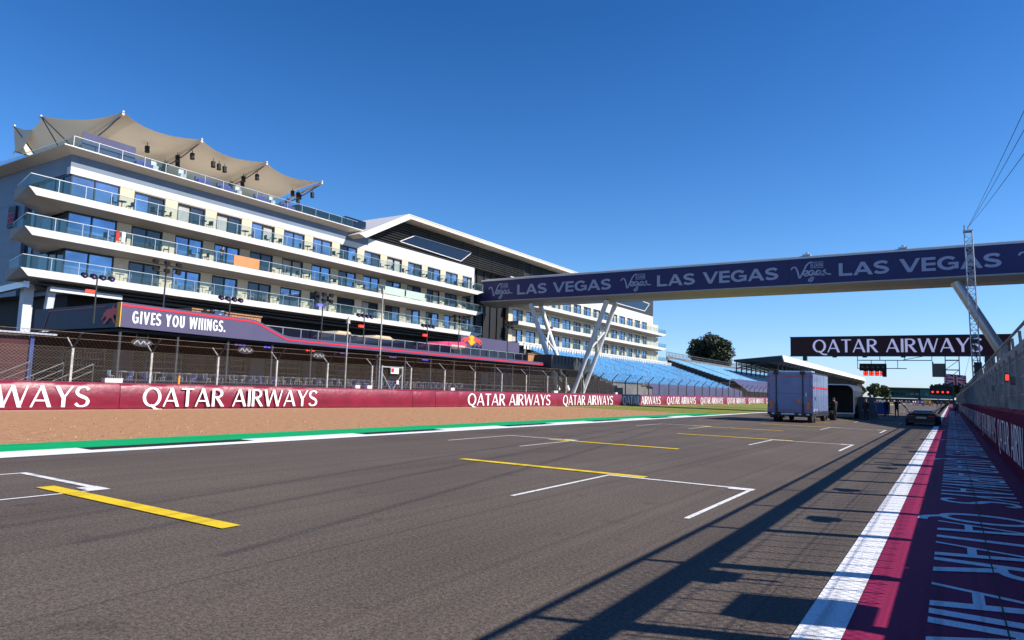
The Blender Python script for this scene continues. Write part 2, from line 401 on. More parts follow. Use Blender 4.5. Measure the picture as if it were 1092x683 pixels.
# ------------------------------------------------------------ lettering (drawn stroke by stroke)
def straight(x0, y0, x1, y1, wd):
    dx, dy = x1 - x0, y1 - y0; l = math.hypot(dx, dy)
    if abs(dy) < 1e-6: return [[(x0, y0 - wd / 2), (x1, y0 - wd / 2), (x1, y0 + wd / 2), (x0, y0 + wd / 2)]]
    k = wd * l / abs(dy) / 2
    return [[(x0 - k, y0), (x0 + k, y0), (x1 + k, y1), (x1 - k, y1)]]
def ribbon(pts, T, H, slope=True):
    out = []; n = len(pts); lr = []
    for i, p in enumerate(pts):
        a = pts[max(0, i - 1)]; b = pts[min(n - 1, i + 1)]
        dx, dy = b[0] - a[0], b[1] - a[1]; l = math.hypot(dx, dy) or 1; dx /= l; dy /= l
        wd = H + (T - H) * abs(dy) ** 1.3
        lr.append(((p[0] - dy * wd / 2, p[1] + dx * wd / 2), (p[0] + dy * wd / 2, p[1] - dx * wd / 2)))
    for a, b in zip(lr, lr[1:]): out.append([a[0], b[0], b[1], a[1]])
    return out
def spline(pts, k=6):
    out = []; P = [pts[0]] + list(pts) + [pts[-1]]
    for i in range(1, len(P) - 2):
        for j in range(k):
            t = j / k; t2 = t * t; t3 = t2 * t
            out.append(tuple(.5 * (2 * P[i][c] + (P[i + 1][c] - P[i - 1][c]) * t + (2 * P[i - 1][c] - 5 * P[i][c] + 4 * P[i + 1][c] - P[i + 2][c]) * t2 + (3 * P[i][c] - P[i - 1][c] - 3 * P[i + 1][c] + P[i + 2][c]) * t3) for c in (0, 1)))
    out.append(pts[-1]); return out
def ell(cx, cy, rx, ry, a0, a1, n=20): return [(cx + rx * math.cos(R(a0 + (a1 - a0) * i / n)), cy + ry * math.sin(R(a0 + (a1 - a0) * i / n))) for i in range(n + 1)]
def glyph(ch, T, H, W):
    """strokes (each a list of convex 2D polygons), advance width; cap height 1"""
    if ch == ' ': return [], .34 * W
    if ch == 'I': return [straight(T / 2, 0, T / 2, 1, T)], T
    if ch == '.': return [straight(T / 2, 0, T / 2, T * 1.05, T)], T
    if ch == 'T': a = .66 * W; return [straight(a / 2, 0, a / 2, 1, T), straight(0, 1 - H / 2, a, 1 - H / 2, H)], a
    if ch == 'L': a = .60 * W; return [straight(T / 2, 0, T / 2, 1, T), straight(0, H / 2, a, H / 2, H)], a
    if ch == 'E': a = .56 * W; return [straight(T / 2, 0, T / 2, 1, T)] + [straight(0, y, a, y, H) for y in (H / 2, .5, 1 - H / 2)], a
    if ch == 'A':
        a = .84 * W; d = (a - H - T) / 2
        return [straight(H / 2, 0, a / 2 - T * .1, 1, H), straight(a - T / 2, 0, a / 2 - T * .1, 1, T), straight(a * .22, .31, a * .78, .31, H * .95)], a
    if ch == 'V': a = .84 * W; return [straight(T / 2, 1, a / 2, 0, T), straight(a - H / 2, 1, a / 2, 0, H)], a
    if ch == 'W':
        a = 1.22 * W; q = a / 4
        return [straight(T / 2, 1, q, 0, T), straight(2 * q, 1, q, 0, H), straight(2 * q, 1, 3 * q, 0, T), straight(a - H / 2, 1, 3 * q, 0, H)], a
    if ch == 'N': a = .74 * W; return [straight(H / 2, 0, H / 2, 1, H), straight(a - H / 2, 0, a - H / 2, 1, H), straight(H / 2, 1, a - H / 2, 0, T)], a
    if ch == 'Y': a = .76 * W; return [straight(T / 2, 1, a / 2, .42, T), straight(a - H / 2, 1, a / 2, .42, H), straight(a / 2, 0, a / 2, .45, T)], a
    if ch == 'U':
        a = .70 * W; p = [(T / 2, 1)] + [(T / 2, .5)] + ell(a / 2, .3, a / 2 - T / 2, .3 - H / 2, 180, 360, 14) + [(a - T / 2, .5), (a - T / 2, 1)]
        return [ribbon(p, T, H)], a
    if ch in 'OQ':
        a = .92 * W; s = [ribbon(ell(a / 2, .5, a / 2 - T / 2, .5 - H / 2, 90, 450, 28), T, H)]
        if ch == 'Q': s.append(ribbon(spline([(a * .45, .10), (a * .6, -.02), (a * .8, -.15), (a * 1.08, -.17)], 4), H * 1.6, H * 1.3))
        return s, a
    if ch == 'G':
        a = .84 * W; s = [ribbon(ell(a / 2, .5, a / 2 - T / 2, .5 - H / 2, 42, 318, 24), T, H)]
        s += [straight(a - T / 2, .08, a - T / 2, .5, T * .9), straight(a * .52, .47, a, .47, H * .9)]; return s, a
    if ch == 'S':
        a = .62 * W; P = [(.90, .84), (.72, .955), (.48, .97), (.22, .90), (.11, .74), (.22, .59), (.5, .5), (.79, .40), (.89, .25), (.77, .09), (.5, .03), (.24, .055), (.06, .17)]
        P = [(x * a, H / 2 + (y - .03) / .94 * (1 - H)) for x, y in P]
        pts = spline(P, 5); out = []; n = len(pts); lr = []
        for i, p in enumerate(pts):
            A = pts[max(0, i - 1)]; B = pts[min(n - 1, i + 1)]; dx, dy = B[0] - A[0], B[1] - A[1]; l = math.hypot(dx, dy) or 1; dx /= l; dy /= l
            mid = math.exp(-((i / n - .5) / .16) ** 2); wd = H + (T - H) * max(abs(dy) ** 1.6, mid)
            lr.append(((p[0] - dy * wd / 2, p[1] + dx * wd / 2), (p[0] + dy * wd / 2, p[1] - dx * wd / 2)))
        return [[[A[0], B[0], B[1], A[1]] for A, B in zip(lr, lr[1:])]], a
    if ch == 'R':
        a = .68 * W; bowl = [(T * .5, 1 - H / 2), (a * .45, 1 - H / 2)] + ell(a * .45, .74, a * .43 - T * .3, .26 - H / 2, 80, -80, 12) + [(a * .45, .48 + H / 2), (T * .5, .48 + H / 2)]
        return [straight(T / 2, 0, T / 2, 1, T), ribbon(bowl, T, H), straight(a * .42, .5, a - T * .3, 0, T)], a
    return [], .3
SERIF = dict(T=.158, H=.082, W=1.0, gap=.095)
BOLDX = dict(T=.225, H=.19, W=1.28, gap=.075)
COND = dict(T=.16, H=.14, W=.62, gap=.115)
def text_width(s, st):
    return sum(glyph(c, st['T'], st['H'], st['W'])[1] + st['gap'] for c in s) - st['gap']
def write(mb, s, o, u, v, height, length, st, eps=.002, mi=0):
    """o = lower left corner, u reading direction, v up; fits the string into height x length; every stroke lies a hair above the last"""
    o = Vector(o); u = Vector(u).normalized(); v = Vector(v).normalized(); n = u.cross(v)
    wd = text_width(s, st); x = 0.0; k = 0
    for ch in s:
        gs, adv = glyph(ch, st['T'], st['H'], st['W'])
        for i, strokes in enumerate(gs):
            off = n * (eps * (1 + i + 3 * (k % 2)))
            for poly in strokes:
                mb.quad(*[o + u * ((x + p[0]) / wd * length) + v * (p[1] * height) + off for p in poly], mi=mi)
        x += adv + st['gap']; k += 1
SCRIPT = [[(0, .60), (.05, .74), (.13, .74), (.19, .45), (.24, .02), (.33, .35), (.45, .86), (.55, 1.02), (.62, 1.0)],
          [(.36, .22), (.46, .33), (.47, .46), (.39, .46), (.35, .28), (.42, .14), (.52, .24)],
          [(.64, .46), (.55, .46), (.51, .28), (.57, .16), (.65, .40), (.64, .05), (.58, -.22), (.50, -.16), (.62, .06), (.72, .24)],
          [(.82, .44), (.75, .44), (.71, .26), (.77, .16), (.84, .42), (.83, .18), (.89, .22)],
          [(.98, .48), (.91, .40), (.98, .26), (.92, .14), (.84, .16), (.95, .20), (1.12, .16)]]
def script(mb, o, u, v, wd, ht, th, eps=.002):
    o = Vector(o); u = Vector(u).normalized(); v = Vector(v).normalized(); n = u.cross(v)
    for i, st in enumerate(SCRIPT):
        pts = [(x * wd, y * ht) for x, y in spline(st, 5)]
        for poly in ribbon(pts, th, th * .75):
            mb.quad(*[o + u * p[0] + v * p[1] + n * eps * (1 + i) for p in poly])
    s = ht * .42; x0 = wd * .56; y0 = ht * .62                        # small tiles spelling the word above
    for i, ch in enumerate('LAS'):
        a = x0 + i * s * .62
        for q in ([(a, y0), (a + s * .56, y0), (a + s * .56, y0 + s * .08), (a, y0 + s * .08)], [(a, y0 + s * .92), (a + s * .56, y0 + s * .92), (a + s * .56, y0 + s), (a, y0 + s)],
                  [(a, y0 + s * .09), (a + s * .06, y0 + s * .09), (a + s * .06, y0 + s * .91), (a, y0 + s * .91)], [(a + s * .5, y0 + s * .09), (a + s * .56, y0 + s * .09), (a + s * .56, y0 + s * .91), (a + s * .5, y0 + s * .91)]):
            mb.quad(*[o + u * p[0] + v * p[1] + n * eps * 8 for p in q])
        write(mb, ch, o + u * (a + s * .14) + v * (y0 + s * .24), u, v, s * .52, s * .28, dict(T=.24, H=.2, W=.9, gap=0), eps * 3)

# ------------------------------------------------------------ ground, track, paint (setting)
def sheet(name, mt, polys, z):
    mb = MB()
    for p in polys: mb.quad(*[(x, y, z) for x, y in p])
    return struct(mb, name, mt)
def rect(x0, y0, x1, y1): return [(x0, y0), (x1, y0), (x1, y1), (x0, y1)]
sheet('ground', 'ground', [rect(-3000, -3000, 3000, 5000)], -.03)
sheet('apron', 'asphalt2', [rect(-140, -60, -33, 420)], -.008)
sheet('pit_lane', 'asphalt2', [rect(1.7, -60, 60, 420)], -.008)
sheet('track', 'asphalt', [rect(-16.2, -60, 1.75, 420), [(-16.2, 420), (1.75, 420), (9, 720), (-60, 720)]], 0.0)
sheet('gravel_trap', 'gravel', [[(-38, -60), (-18.6, -60), (-18.6, 59), (-33.6, 62), (-38, 62)]], 0.0)
sheet('grass_verge', 'grass', [[(-18.6, 59), (-16.2, 59), (-16.2, 420), (-36, 420), (-36, 62), (-33.6, 62)]], 0.001)
sheet('green_strip', 'green', [[(-19.25, -60), (-17.25, -60), (-16.75, 60), (-19.0, 60)]], 0.008)
mb = MB(); mw = MB()
y = -62.2; i = 0
while y < 56:
    (mw if i % 2 else mb).quad((-17.28, y, .012), (-16.62, y, .012), (-16.62, y + 4.4, .012), (-17.28, y + 4.4, .012)); y += 4.4; i += 1
struct(mb, 'kerb', 'black_kerb'); struct(mw, 'white_kerb', 'white_line')
sheet('edge_line', 'white_line', [rect(-16.62, -60, -16.05, 420)], .012)
sheet('edge_line', 'white_line', [rect(-1.0, -60, -.70, 420)], .012)
sheet('painted_runoff', 'maroon_floor', [rect(-.70, -60, 1.3, 420)], .006)
# grid boxes: front bar, two short legs, yellow bar
mb = MB(); my = MB()
def gbox(x0, x1, y, first=True):
    t = .075
    mb.quad((x0, y, .008), (x1, y, .008), (x1, y + .12, .008), (x0, y + .12, .008))
    for xa in (x0, x1 - t):
        mb.quad((xa, y - 3.6, .008), (xa + t, y - 3.6, .008), (xa + t, y - .002, .008), (xa, y - .002, .008))
    mb.quad((x1 - .42, y - .16, .011), (x1 + .02, y - .16, .011), (x1 + .02, y + .13, .011), (x1 - .42, y + .13, .011))
for k in range(-1, 9):
    yl = 5.5 + 15.5 * k; gbox(-13.5, -10.75, yl); 
    my.quad((-11.6, yl - .52, .012), (-7.05, yl - .52, .012), (-7.05, yl - .27, .012), (-11.6, yl - .27, .012))
    yr = 12.95 + 15.2 * k; gbox(-5.95, -3.05, yr)
    if k >= 0: my.quad((-9.8, yr + .14, .012), (-5.2, yr + .14, .012), (-5.2, yr + .39, .012), (-9.8, yr + .39, .012))
struct(mb, 'grid_marking', 'thin_white'); struct(my, 'yellow_marking', 'yellow')
mb = MB()
for k in range(-1, 12):
    y1 = 12.75 + 12.1 * k
    write(mb, 'QATAR AIRWAYS', (-.2, y1, .009), (0, -1, 0), (1, 0, 0), 1.14, 10.9, SERIF, .0012)
struct(mb, 'runoff_lettering', 'floor_letter')
mb = MB(); mb.quad((.30, -60, .034), (.312, -60, .034), (.312, 200, .034), (.30, 200, .034)); struct(mb, 'runoff_seam', 'black')

mb = MB(); sr = random.Random(9)
for _ in range(900):
    x = -19.3 - abs(sr.gauss(0, 5.5)); y = sr.uniform(4, 58)
    if x < -35: continue
    r = sr.uniform(.02, .06); a = sr.uniform(0, 6)
    pts = [(x + r * math.cos(a + k * 1.57) * sr.uniform(.7, 1.3), y + r * math.sin(a + k * 1.57) * sr.uniform(.7, 1.3), .0) for k in range(4)]
    mb.add(pts + [(x, y, r * .9)], [(0, 1, 4), (1, 2, 4), (2, 3, 4), (3, 0, 4)])
o = build(mb, 'loose_stones', 'gravel', None); o['kind'] = 'stuff'; tag(o, 'small loose stones scattered over the tan gravel trap', 'stones')
# ------------------------------------------------------------ left barrier: padded blocks under printed covers
def bar_x(y):
    P = [(-80, -37.2), (5, -36.9), (25, -36.3), (41, -35.0), (60, -34.0), (420, -34.0)]
    for (a, xa), (b, xb) in zip(P, P[1:]):
        if y <= b: return xa + (xb - xa) * (y - a) / (b - a)
    return P[-1][1]
cuts = [-30, -8, 3.6, 19.2, 40.7, 43.3, 46.2, 62, 77.6, 93.2, 108.8, 124.4, 140, 155.6, 171.2, 200]
texts = {3.6: (6.3, 17.7), 19.2: (20.35, 31.75), 46.2: (47.3, 60.4), 62: (63.1, 75.6), 77.6: (78.5, 91.6), 93.2: (94.2, 107.2), 108.8: (109.8, 122.6), 124.4: (125.4, 138.2), 140: (141, 153.8), 155.6: (156.6, 169.4), -8: (-8 + 1.2, 2.5)}
rnd = random.Random(3)
n_bar = 0
place_words = {-30: 'far left end, out beyond the first lettering', -8: 'left of the picture edge, lettered', 3.6: 'lettered, cut by the left picture edge', 19.2: 'longest, lettered, below the blunt corner of the navy fascia', 40.7: 'short blank block under the fence gate',
               43.3: 'short blank block just right of the fence gate', 46.2: 'lettered, left of the bridge legs', 62: 'lettered, in front of the bridge legs', 77.6: 'lettered, crossed by the bridge shadow', 93.2: 'lettered, first beyond the bridge shadow',
               108.8: 'lettered, second beyond the bridge shadow', 124.4: 'lettered, third beyond the bridge shadow', 140: 'lettered, fourth beyond the bridge shadow, left of the truck', 155.6: 'lettered, half hidden behind the truck', 171.2: 'blank, behind the truck'}
for a, b in zip(cuts, cuts[1:]):
    rows = []; n = max(4, int((b - a) / .45))
    for i in range(n + 1):
        yy = a + .012 + (b - a - .024) * i / n; x = bar_x(yy)
        wv = .006 * math.sin(yy * 2.1 + a) + rnd.uniform(-.003, .003); e = 0.05 if i in (0, n) else 0
        rows.append([(x - 1.0, yy, 0), (x - .06 - e, yy, 0), (x + wv - e, yy, .09), (x + wv * 1.6 + .012 - e, yy, .64), (x + wv - e, yy, 1.17), (x - .10 - e, yy, 1.32), (x - .32, yy, 1.38), (x - 1.0, yy, 1.38)])
    mb = MB().grid(rows); mb.add(rows[0], [tuple(range(8))]); mb.add(rows[-1], [tuple(range(8))])
    r = build(mb, 'crash_barrier', 'maroon', smooth=True)
    tag(r, 'maroon padded barrier block, ' + place_words[a], 'crash barrier', 'padded barrier along the gravel trap')
    sk = MB(); sk.quad((bar_x(a) + .06, a + .02, .004), (bar_x(a) + .22, a + .02, .004), (bar_x(b) + .22, b - .02, .004), (bar_x(b) + .06, b - .02, .004)); build(sk, 'ground_skirt', 'white_letter', r)
    if a in texts:
        t0, t1 = texts[a]; mb = MB(); p0 = Vector((bar_x(t0) + .034, t0, .14)); p1 = Vector((bar_x(t1) + .034, t1, .14))
        write(mb, 'QATAR AIRWAYS', p0, p1 - p0, (0, 0, 1), 1.03, (p1 - p0).length, SERIF, .0012)
        build(mb, 'lettering', 'white_letter', r)
for i, (yy, wd, nm) in enumerate(((18.5, .9, 'white box lying on the barrier right of the first lettering'), (35.2, .45, 'small pale box on the barrier, left one of a pair'), (36.3, .5, 'small pale box on the barrier, right one of a pair'), (45.4, .5, 'white box on the barrier right of the gate'), (61.7, .8, 'white box on the barrier left of the bridge legs'), (77, .6, 'white box on the barrier right of the bridge legs'))):
    mb = MB().box((bar_x(yy) - .6, yy, 1.38), (bar_x(yy) - .25, yy + wd, 1.58)); mb.box((bar_x(yy) - .62, yy - .02, 1.58), (bar_x(yy) - .23, yy + wd + .02, 1.61))
    tag(build(mb, 'marshal_box', 'white'), nm, 'box', 'white boxes on top of the barrier')
mb = MB().tube((-36.9, 22.6, 1.36), (-36.9, 22.6, 1.8), .07); mb.tube((-36.9, 22.6, 1.8), (-36.9, 22.6, 1.85), .09)
tag(build(mb, 'marker_post', 'orange_mark'), 'short orange marker post standing behind the barrier below the big white lettering', 'marker post')

# ------------------------------------------------------------ left debris fence
def fx(y): return bar_x(y) - 1.15
fence = thing('debris_fence', 'tall chain link debris fence with forked post tops behind the maroon barrier', 'fence', (fx(20), 20, 0))
ys = [1.05 + 4.05 * k for k in range(-4, 62)]
for y in ys:
    mb = MB(); x = fx(y); near = y < 66
    mb.box((x - .055, y - .055, 0), (x + .055, y + .055, 3.12))
    if near: mb.beam((x, y, 3.08), (x - .62, y - .02, 3.62), .05, .06)
    p = build(mb, 'post', 'post' if near else 'dark_post', fence)
    mb = MB().beam((x, y, 3.08), (x + .75, y + .02, 3.85), .07, .08)
    build(mb, 'arm', 'dark_post', p)
rows = [[(fx(y), y, z) for z in (1.0, 3.12)] for y in ys]
build(MB().grid(rows), 'wire_mesh', 'mesh_left', fence)
rows = [[(fx(y) + .02, y, 3.12), (fx(y) + .75, y, 3.85)] for y in ys]
build(MB().grid(rows), 'overhang_mesh', 'mesh_left', fence)
mb = MB()
for z in (1.15, 1.5, 1.85, 2.2, 2.55, 2.9, 3.1):
    mb.path([(fx(y) + .03, y, z) for y in ys[::2]], .007, 4)
build(mb, 'tension_wire', 'wire_brown', fence)
mb = MB(); mb.path([(fx(y) + .75, y, 3.85) for y in ys], .014, 4); mb.path([(fx(y) - .6, y, 3.6) for y in ys if y < 66], .014, 4)
build(mb, 'top_wire', 'wire_brown', fence)
gate = thing('fence_gate', 'pale steel framed gate with crossed braces and a small notice in the debris fence', 'gate', (-36.0, 39.4, 0))
mb = MB()
gx = fx(39.4) + .09
for yy in (38.3, 40.6): mb.box((gx - .05, yy - .06, .2), (gx + .05, yy + .06, 3.15))
mb.box((gx - .04, 38.36, 3.0), (gx + .04, 40.54, 3.1)); build(mb, 'gate_frame', 'steel', gate)
mb = MB().beam((gx, 38.4, 2.5), (gx, 39.45, 1.2), .06, .06); mb.beam((gx + .005, 40.5, 2.5), (gx + .005, 39.45, 1.2), .06, .06); build(mb, 'brace', 'steel', gate)
mb = MB().box((gx + .06, 39.2, 2.55), (gx + .09, 40.1, 3.0)); nb = build(mb, 'notice', 'white', gate)
mb = MB().box((gx + .092, 39.25, 2.66), (gx + .096, 39.55, 2.96)); build(mb, 'red_mark', 'red', nb)
mb = MB().box((gx + .06, 39.9, 1.75), (gx + .09, 40.15, 2.05)); build(mb, 'padlock_plate', 'white', gate)

# ------------------------------------------------------------ hotel (two blocks of one design)
def hotel_block(root, Y0, Y1, starts, win_w, zs, top, prow, corner=None):
    """slabs with white fascias, bays of cream piers and blue windows, glass balustrades"""
    XF, XW = -60.0, -62.0
    # windows: one mesh each for frame and panes, linked copies
    H = 2.2
    fm = MB(); t = .12
    fm.box((0, 0, 0), (.16, t, H)); fm.box((0, win_w - t, 0), (.16, win_w, H)); fm.box((0, t, H - t * 1.2), (.16, win_w - t, H)); fm.box((.02, win_w / 2 - .06, 0), (.14, win_w / 2 + .06, H - t * 1.2))
    fm.box((-.35, t, 0), (-.3, win_w - t, H))
    fme = fm.mesh('window', ['frame'])
    pm = MB().quad((.06, t, 0.02), (.06, win_w / 2 - .06, 0.02), (.06, win_w / 2 - .06, H - .1), (.06, t, H - .1))
    pane_l = [pm.mesh('pane', [q]) for q in ('pane', 'pane_dark', 'curtain')]
    rr = random.Random(int(Y0))
    for fl, z in enumerate(zs):
        # slab
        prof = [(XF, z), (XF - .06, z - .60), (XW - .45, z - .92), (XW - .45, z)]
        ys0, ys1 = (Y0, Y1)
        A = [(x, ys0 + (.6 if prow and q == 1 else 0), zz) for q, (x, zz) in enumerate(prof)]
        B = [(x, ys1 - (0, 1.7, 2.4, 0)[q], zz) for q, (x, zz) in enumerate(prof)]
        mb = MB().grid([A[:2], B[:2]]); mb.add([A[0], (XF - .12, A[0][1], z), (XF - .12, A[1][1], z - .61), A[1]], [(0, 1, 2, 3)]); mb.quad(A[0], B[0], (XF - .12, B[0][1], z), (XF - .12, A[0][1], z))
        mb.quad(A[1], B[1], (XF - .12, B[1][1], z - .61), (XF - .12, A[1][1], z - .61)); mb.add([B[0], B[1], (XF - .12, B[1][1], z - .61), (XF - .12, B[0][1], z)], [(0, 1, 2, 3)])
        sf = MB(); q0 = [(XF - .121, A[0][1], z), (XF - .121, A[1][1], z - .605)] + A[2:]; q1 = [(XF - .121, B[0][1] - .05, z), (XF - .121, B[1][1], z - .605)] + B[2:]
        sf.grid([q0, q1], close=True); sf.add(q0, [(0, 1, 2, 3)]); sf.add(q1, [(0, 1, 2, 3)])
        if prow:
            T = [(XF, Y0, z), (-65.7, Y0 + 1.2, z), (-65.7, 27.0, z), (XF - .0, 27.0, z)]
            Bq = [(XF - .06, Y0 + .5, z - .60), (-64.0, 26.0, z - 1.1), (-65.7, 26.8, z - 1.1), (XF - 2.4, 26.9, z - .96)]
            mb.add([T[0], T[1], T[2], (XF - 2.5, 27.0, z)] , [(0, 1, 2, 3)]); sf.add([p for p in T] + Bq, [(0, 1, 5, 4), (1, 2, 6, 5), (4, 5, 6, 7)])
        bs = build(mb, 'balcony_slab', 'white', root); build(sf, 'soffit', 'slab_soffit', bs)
        # balustrade
        zt = z + 1.05; gl = MB(); hr = MB()
        y = Y0 + .1
        while y < Y1 - .3:
            y2 = min(y + 2.05, Y1 - .25); gl.box((XF - .09, y + .03, z + .05), (XF - .075, y2 - .03, zt - .04)); y = y2
            hr.box((XF - .10, y - .02, z), (XF - .06, y + .02, zt - .03))
        hr.box((XF - .12, Y0 + .1, zt - .03), (XF - .05, Y1 - .25, zt + .02))
        if prow:
            gl.prism([(XF - .1, Y0 + .1, z + .05), (-65.5, Y0 + 1.3, z + .05), (-65.5, Y0 + 1.3, zt - .04), (XF - .1, Y0 + .1, zt - .04)], (0, .015, 0))
            hr.beam((XF - .1, Y0 + .1, zt), (-65.5, Y0 + 1.3, zt), .06, .05)
        else:
            pass
        gl.prism([(XF - .1, Y1 - .28, z + .05), (XW, Y1 - .28, z + .05), (XW, Y1 - .28, zt - .04), (XF - .1, Y1 - .28, zt - .04)], (0, .015, 0))
        b = build(gl, 'balustrade', 'balu', root); build(hr, 'handrail', 'rail', b)
        # piers, header
        zn = zs[fl - 1] if fl else None
        head = (zn - .9) if fl else top
        wz = z + .04
        mb = MB(); edges = sorted(starts)
        for k, s in enumerate(edges):
            e = edges[k + 1] if k + 1 < len(edges) else Y1 - .6
            if s + win_w < e - .05: mb.box((XW - .5, s + win_w, z), (XW, e, wz + H))
        mb.box((XW - .5, edges[0] - 1.3, z), (XW, edges[0], wz + H))
        mb.box((XW - .5, edges[0] - 1.3, wz + H), (XW - .01, Y1 - .6, head))
        build(mb, 'pier_wall', 'cream', root)
        for k, s in enumerate(edges):
            o = link('window', fme, root, loc=(XW - .2, s, wz))
            st = rr.random()
            for half in (0, 1):
                q = 0
                if rr.random() < .38: q = 1
                if fl == 2 and rr.random() < .3: q = 1
                if rr.random() < .18: q = 2
                link('pane', pane_l[q], o, loc=(XW - .2 - (.10 if q == 2 else 0), s + half * (win_w / 2 - .03 - t / 2), wz))

hotel = thing('hotel', 'long white hotel with three tiers of glass fronted balconies, nearest left block', 'hotel', (-60, 24, 0))
st1 = [32.35 + 4.155 * k for k in range(13)]
ZS = (16.30, 13.12, 9.88)
hotel_block(hotel, 23.2, 85.15, st1, 2.93, ZS, 18.62, True)
# glazed corner rooms at the left end of every floor
for z in ZS:
    mb = MB()
    for y in (27.0, 28.9, 30.95): mb.box((-62.12, y, z), (-62.0, y + .12, z + 2.28))
    mb.box((-62.12, 27.0, z + 2.2), (-62.0, 31.07, z + 2.32))
    for x in (-63.4, -64.8): mb.box((x, 26.96, z), (x + .1, 27.06, z + 2.28))
    mb.box((-66.5, 26.96, z + 2.2), (-62.12, 27.06, z + 2.32))
    o = build(mb, 'corner_window', 'frame', hotel)
    g = MB().quad((-62.06, 27.1, z), (-62.06, 31.0, z), (-62.06, 31.0, z + 2.2), (-62.06, 27.1, z + 2.2)); build(g, 'pane', 'pane', o)
    g = MB().quad((-62.1, 27.02, z), (-66.5, 27.02, z), (-66.5, 27.02, z + 2.2), (-62.1, 27.02, z + 2.2)); build(g, 'pane', 'pane_dark', o)
mb = MB().box((-62.35, 31.05, 9.0), (-62.2, 32.35, 18.6)); build(mb, 'corner_pier', 'cream', hotel)
# white and slate bands above the top windows
mb = MB().box((-62.6, 26.9, 18.62), (-61.98, 62.0, 19.25)); mb.box((-62.6, 62.0, 18.62), (-61.98, 85.15, 20.2))
for y in range(64, 85, 4): mb.box((-61.985, y, 18.62), (-61.975, y + .03, 20.2))
build(mb, 'white_band', 'pale_panel', hotel)
mb = MB().box((-62.6, 26.9, 19.25), (-62.03, 62.0, 20.3)); build(mb, 'slate_band', 'slate', hotel)
mb = MB().box((-62.0, 84.5, 9.0), (-61.9, 85.1, 18.7)); mb.box((-62.6, 84.55, 9.0), (-62.0, 85.1, 20.2)); build(mb, 'end_wall', 'white', hotel)
# side (end) wall of the building with its panel joints
mb = MB().box((-95, 27.0, 8.6), (-70.2, 84, 20.3)); mb.box((-70.2, 27.9, 8.6), (-62.6, 84.4, 20.3))
for z in (10, 11.2, 12.4, 13.6, 14.8, 16, 17.2, 18.4): mb.box((-95, 26.985, z), (-70.2, 27.0, z + .03))
mb.box((-70.2, 26.92, 18.7), (-62.6, 27.9, 20.3))
build(mb, 'side_wall', 'slate', hotel)
mb = MB().box((-70.2, 27.3, 9.0), (-68.8, 27.9, 18.7)); build(mb, 'stair_window', 'pane_dark', hotel)
mb = MB().box((-68.8, 27.4, 9.0), (-66.5, 27.9, 18.7)); build(mb, 'side_panel', 'slate', hotel)
# eaves, soffit, roof deck
mb = MB(); T = [(-60.9, 25.8), (-60.9, 61.8), (-97, 61.8), (-97, 25.8)]; Bt = [(-61.95, 26.85), (-61.95, 62.0), (-97, 62.0), (-97, 26.85)]
mb.add([(x, y, 20.60) for x, y in T] + [(x, y, 20.28) for x, y in Bt], [(0, 1, 5, 4), (1, 2, 6, 5), (3, 0, 4, 7), (4, 5, 6, 7)])
build(mb, 'eaves_soffit', 'soffit', hotel)
mb = MB().prism([(x, y, 20.605) for x, y in T], (0, 0, .10)); build(mb, 'roof_edge', 'white', hotel)
gl = MB(); hr = MB(); y = 26.6
while y < 58.5:
    gl.box((-61.22, y + .03, 20.75), (-61.20, min(y + 2.0, 59.2) - .03, 21.6)); hr.box((-61.24, y - .02, 20.7), (-61.18, y + .02, 21.62)); y += 2.0
hr.box((-61.25, 26.6, 21.62), (-61.17, 59.2, 21.66)); gl.box((-80, 26.6, 20.75), (-61.3, 26.62, 21.6)); hr.box((-80, 26.58, 21.62), (-61.25, 26.64, 21.66))
b = build(gl, 'roof_balustrade', 'balu', hotel); build(hr, 'handrail', 'rail', b)
gl = MB().box((-61.6, 27.4, 20.7), (-61.55, 31.9, 22.4)); build(gl, 'roof_screen', 'tarp', hotel)
mb = MB().box((-62.8, 50.5, 20.7), (-61.5, 57.4, 21.75)); mb.box((-63.9, 57.5, 20.7), (-61.45, 60.9, 22.0)); build(mb, 'roof_glass_box', 'blue_glass', hotel)
mb = MB().box((-75, 34, 20.7), (-69, 56, 22.3)); build(mb, 'roof_bar', 'black', hotel)
# undercroft
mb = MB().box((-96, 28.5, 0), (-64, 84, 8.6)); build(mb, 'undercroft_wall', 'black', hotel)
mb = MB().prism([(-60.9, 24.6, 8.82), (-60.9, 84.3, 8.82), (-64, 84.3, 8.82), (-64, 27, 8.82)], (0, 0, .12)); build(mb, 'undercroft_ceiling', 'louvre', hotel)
mb = MB().box((-61.1, 25.8, 8.4), (-60.9, 31.5, 8.78)); build(mb, 'canopy_edge', 'white', hotel)
mb = MB().box((-63.2, 24.6, 0), (-62.5, 25.3, 8.9)); mb.beam((-62.2, 26.0, 3), (-61.6, 26.2, 8.8), .5, .5); build_each(mb, 'column', 'pale_panel', hotel)
mb = MB().beam((-70, 24.2, 8.3), (-61.2, 24.2, 8.75), .4, .5); build(mb, 'canopy_beam', 'silver', hotel)
mb = MB().box((-73.0, 26.80, 15.0), (-71.5, 26.95, 17.0)); sp = build(mb, 'wall_sign', 'navy_dk', hotel)
mb = MB()
for x in (-72.8, -72.2):
    for z in (15.4, 15.85, 16.3): mb.box((x, 26.76, z), (x + .45, 26.79, z + .09))
    for q in (0, .36): mb.box((x + q, 26.77, 15.45), (x + q + .08, 26.785, 16.35))
build(mb, 'sign_letters', 'pink', sp)
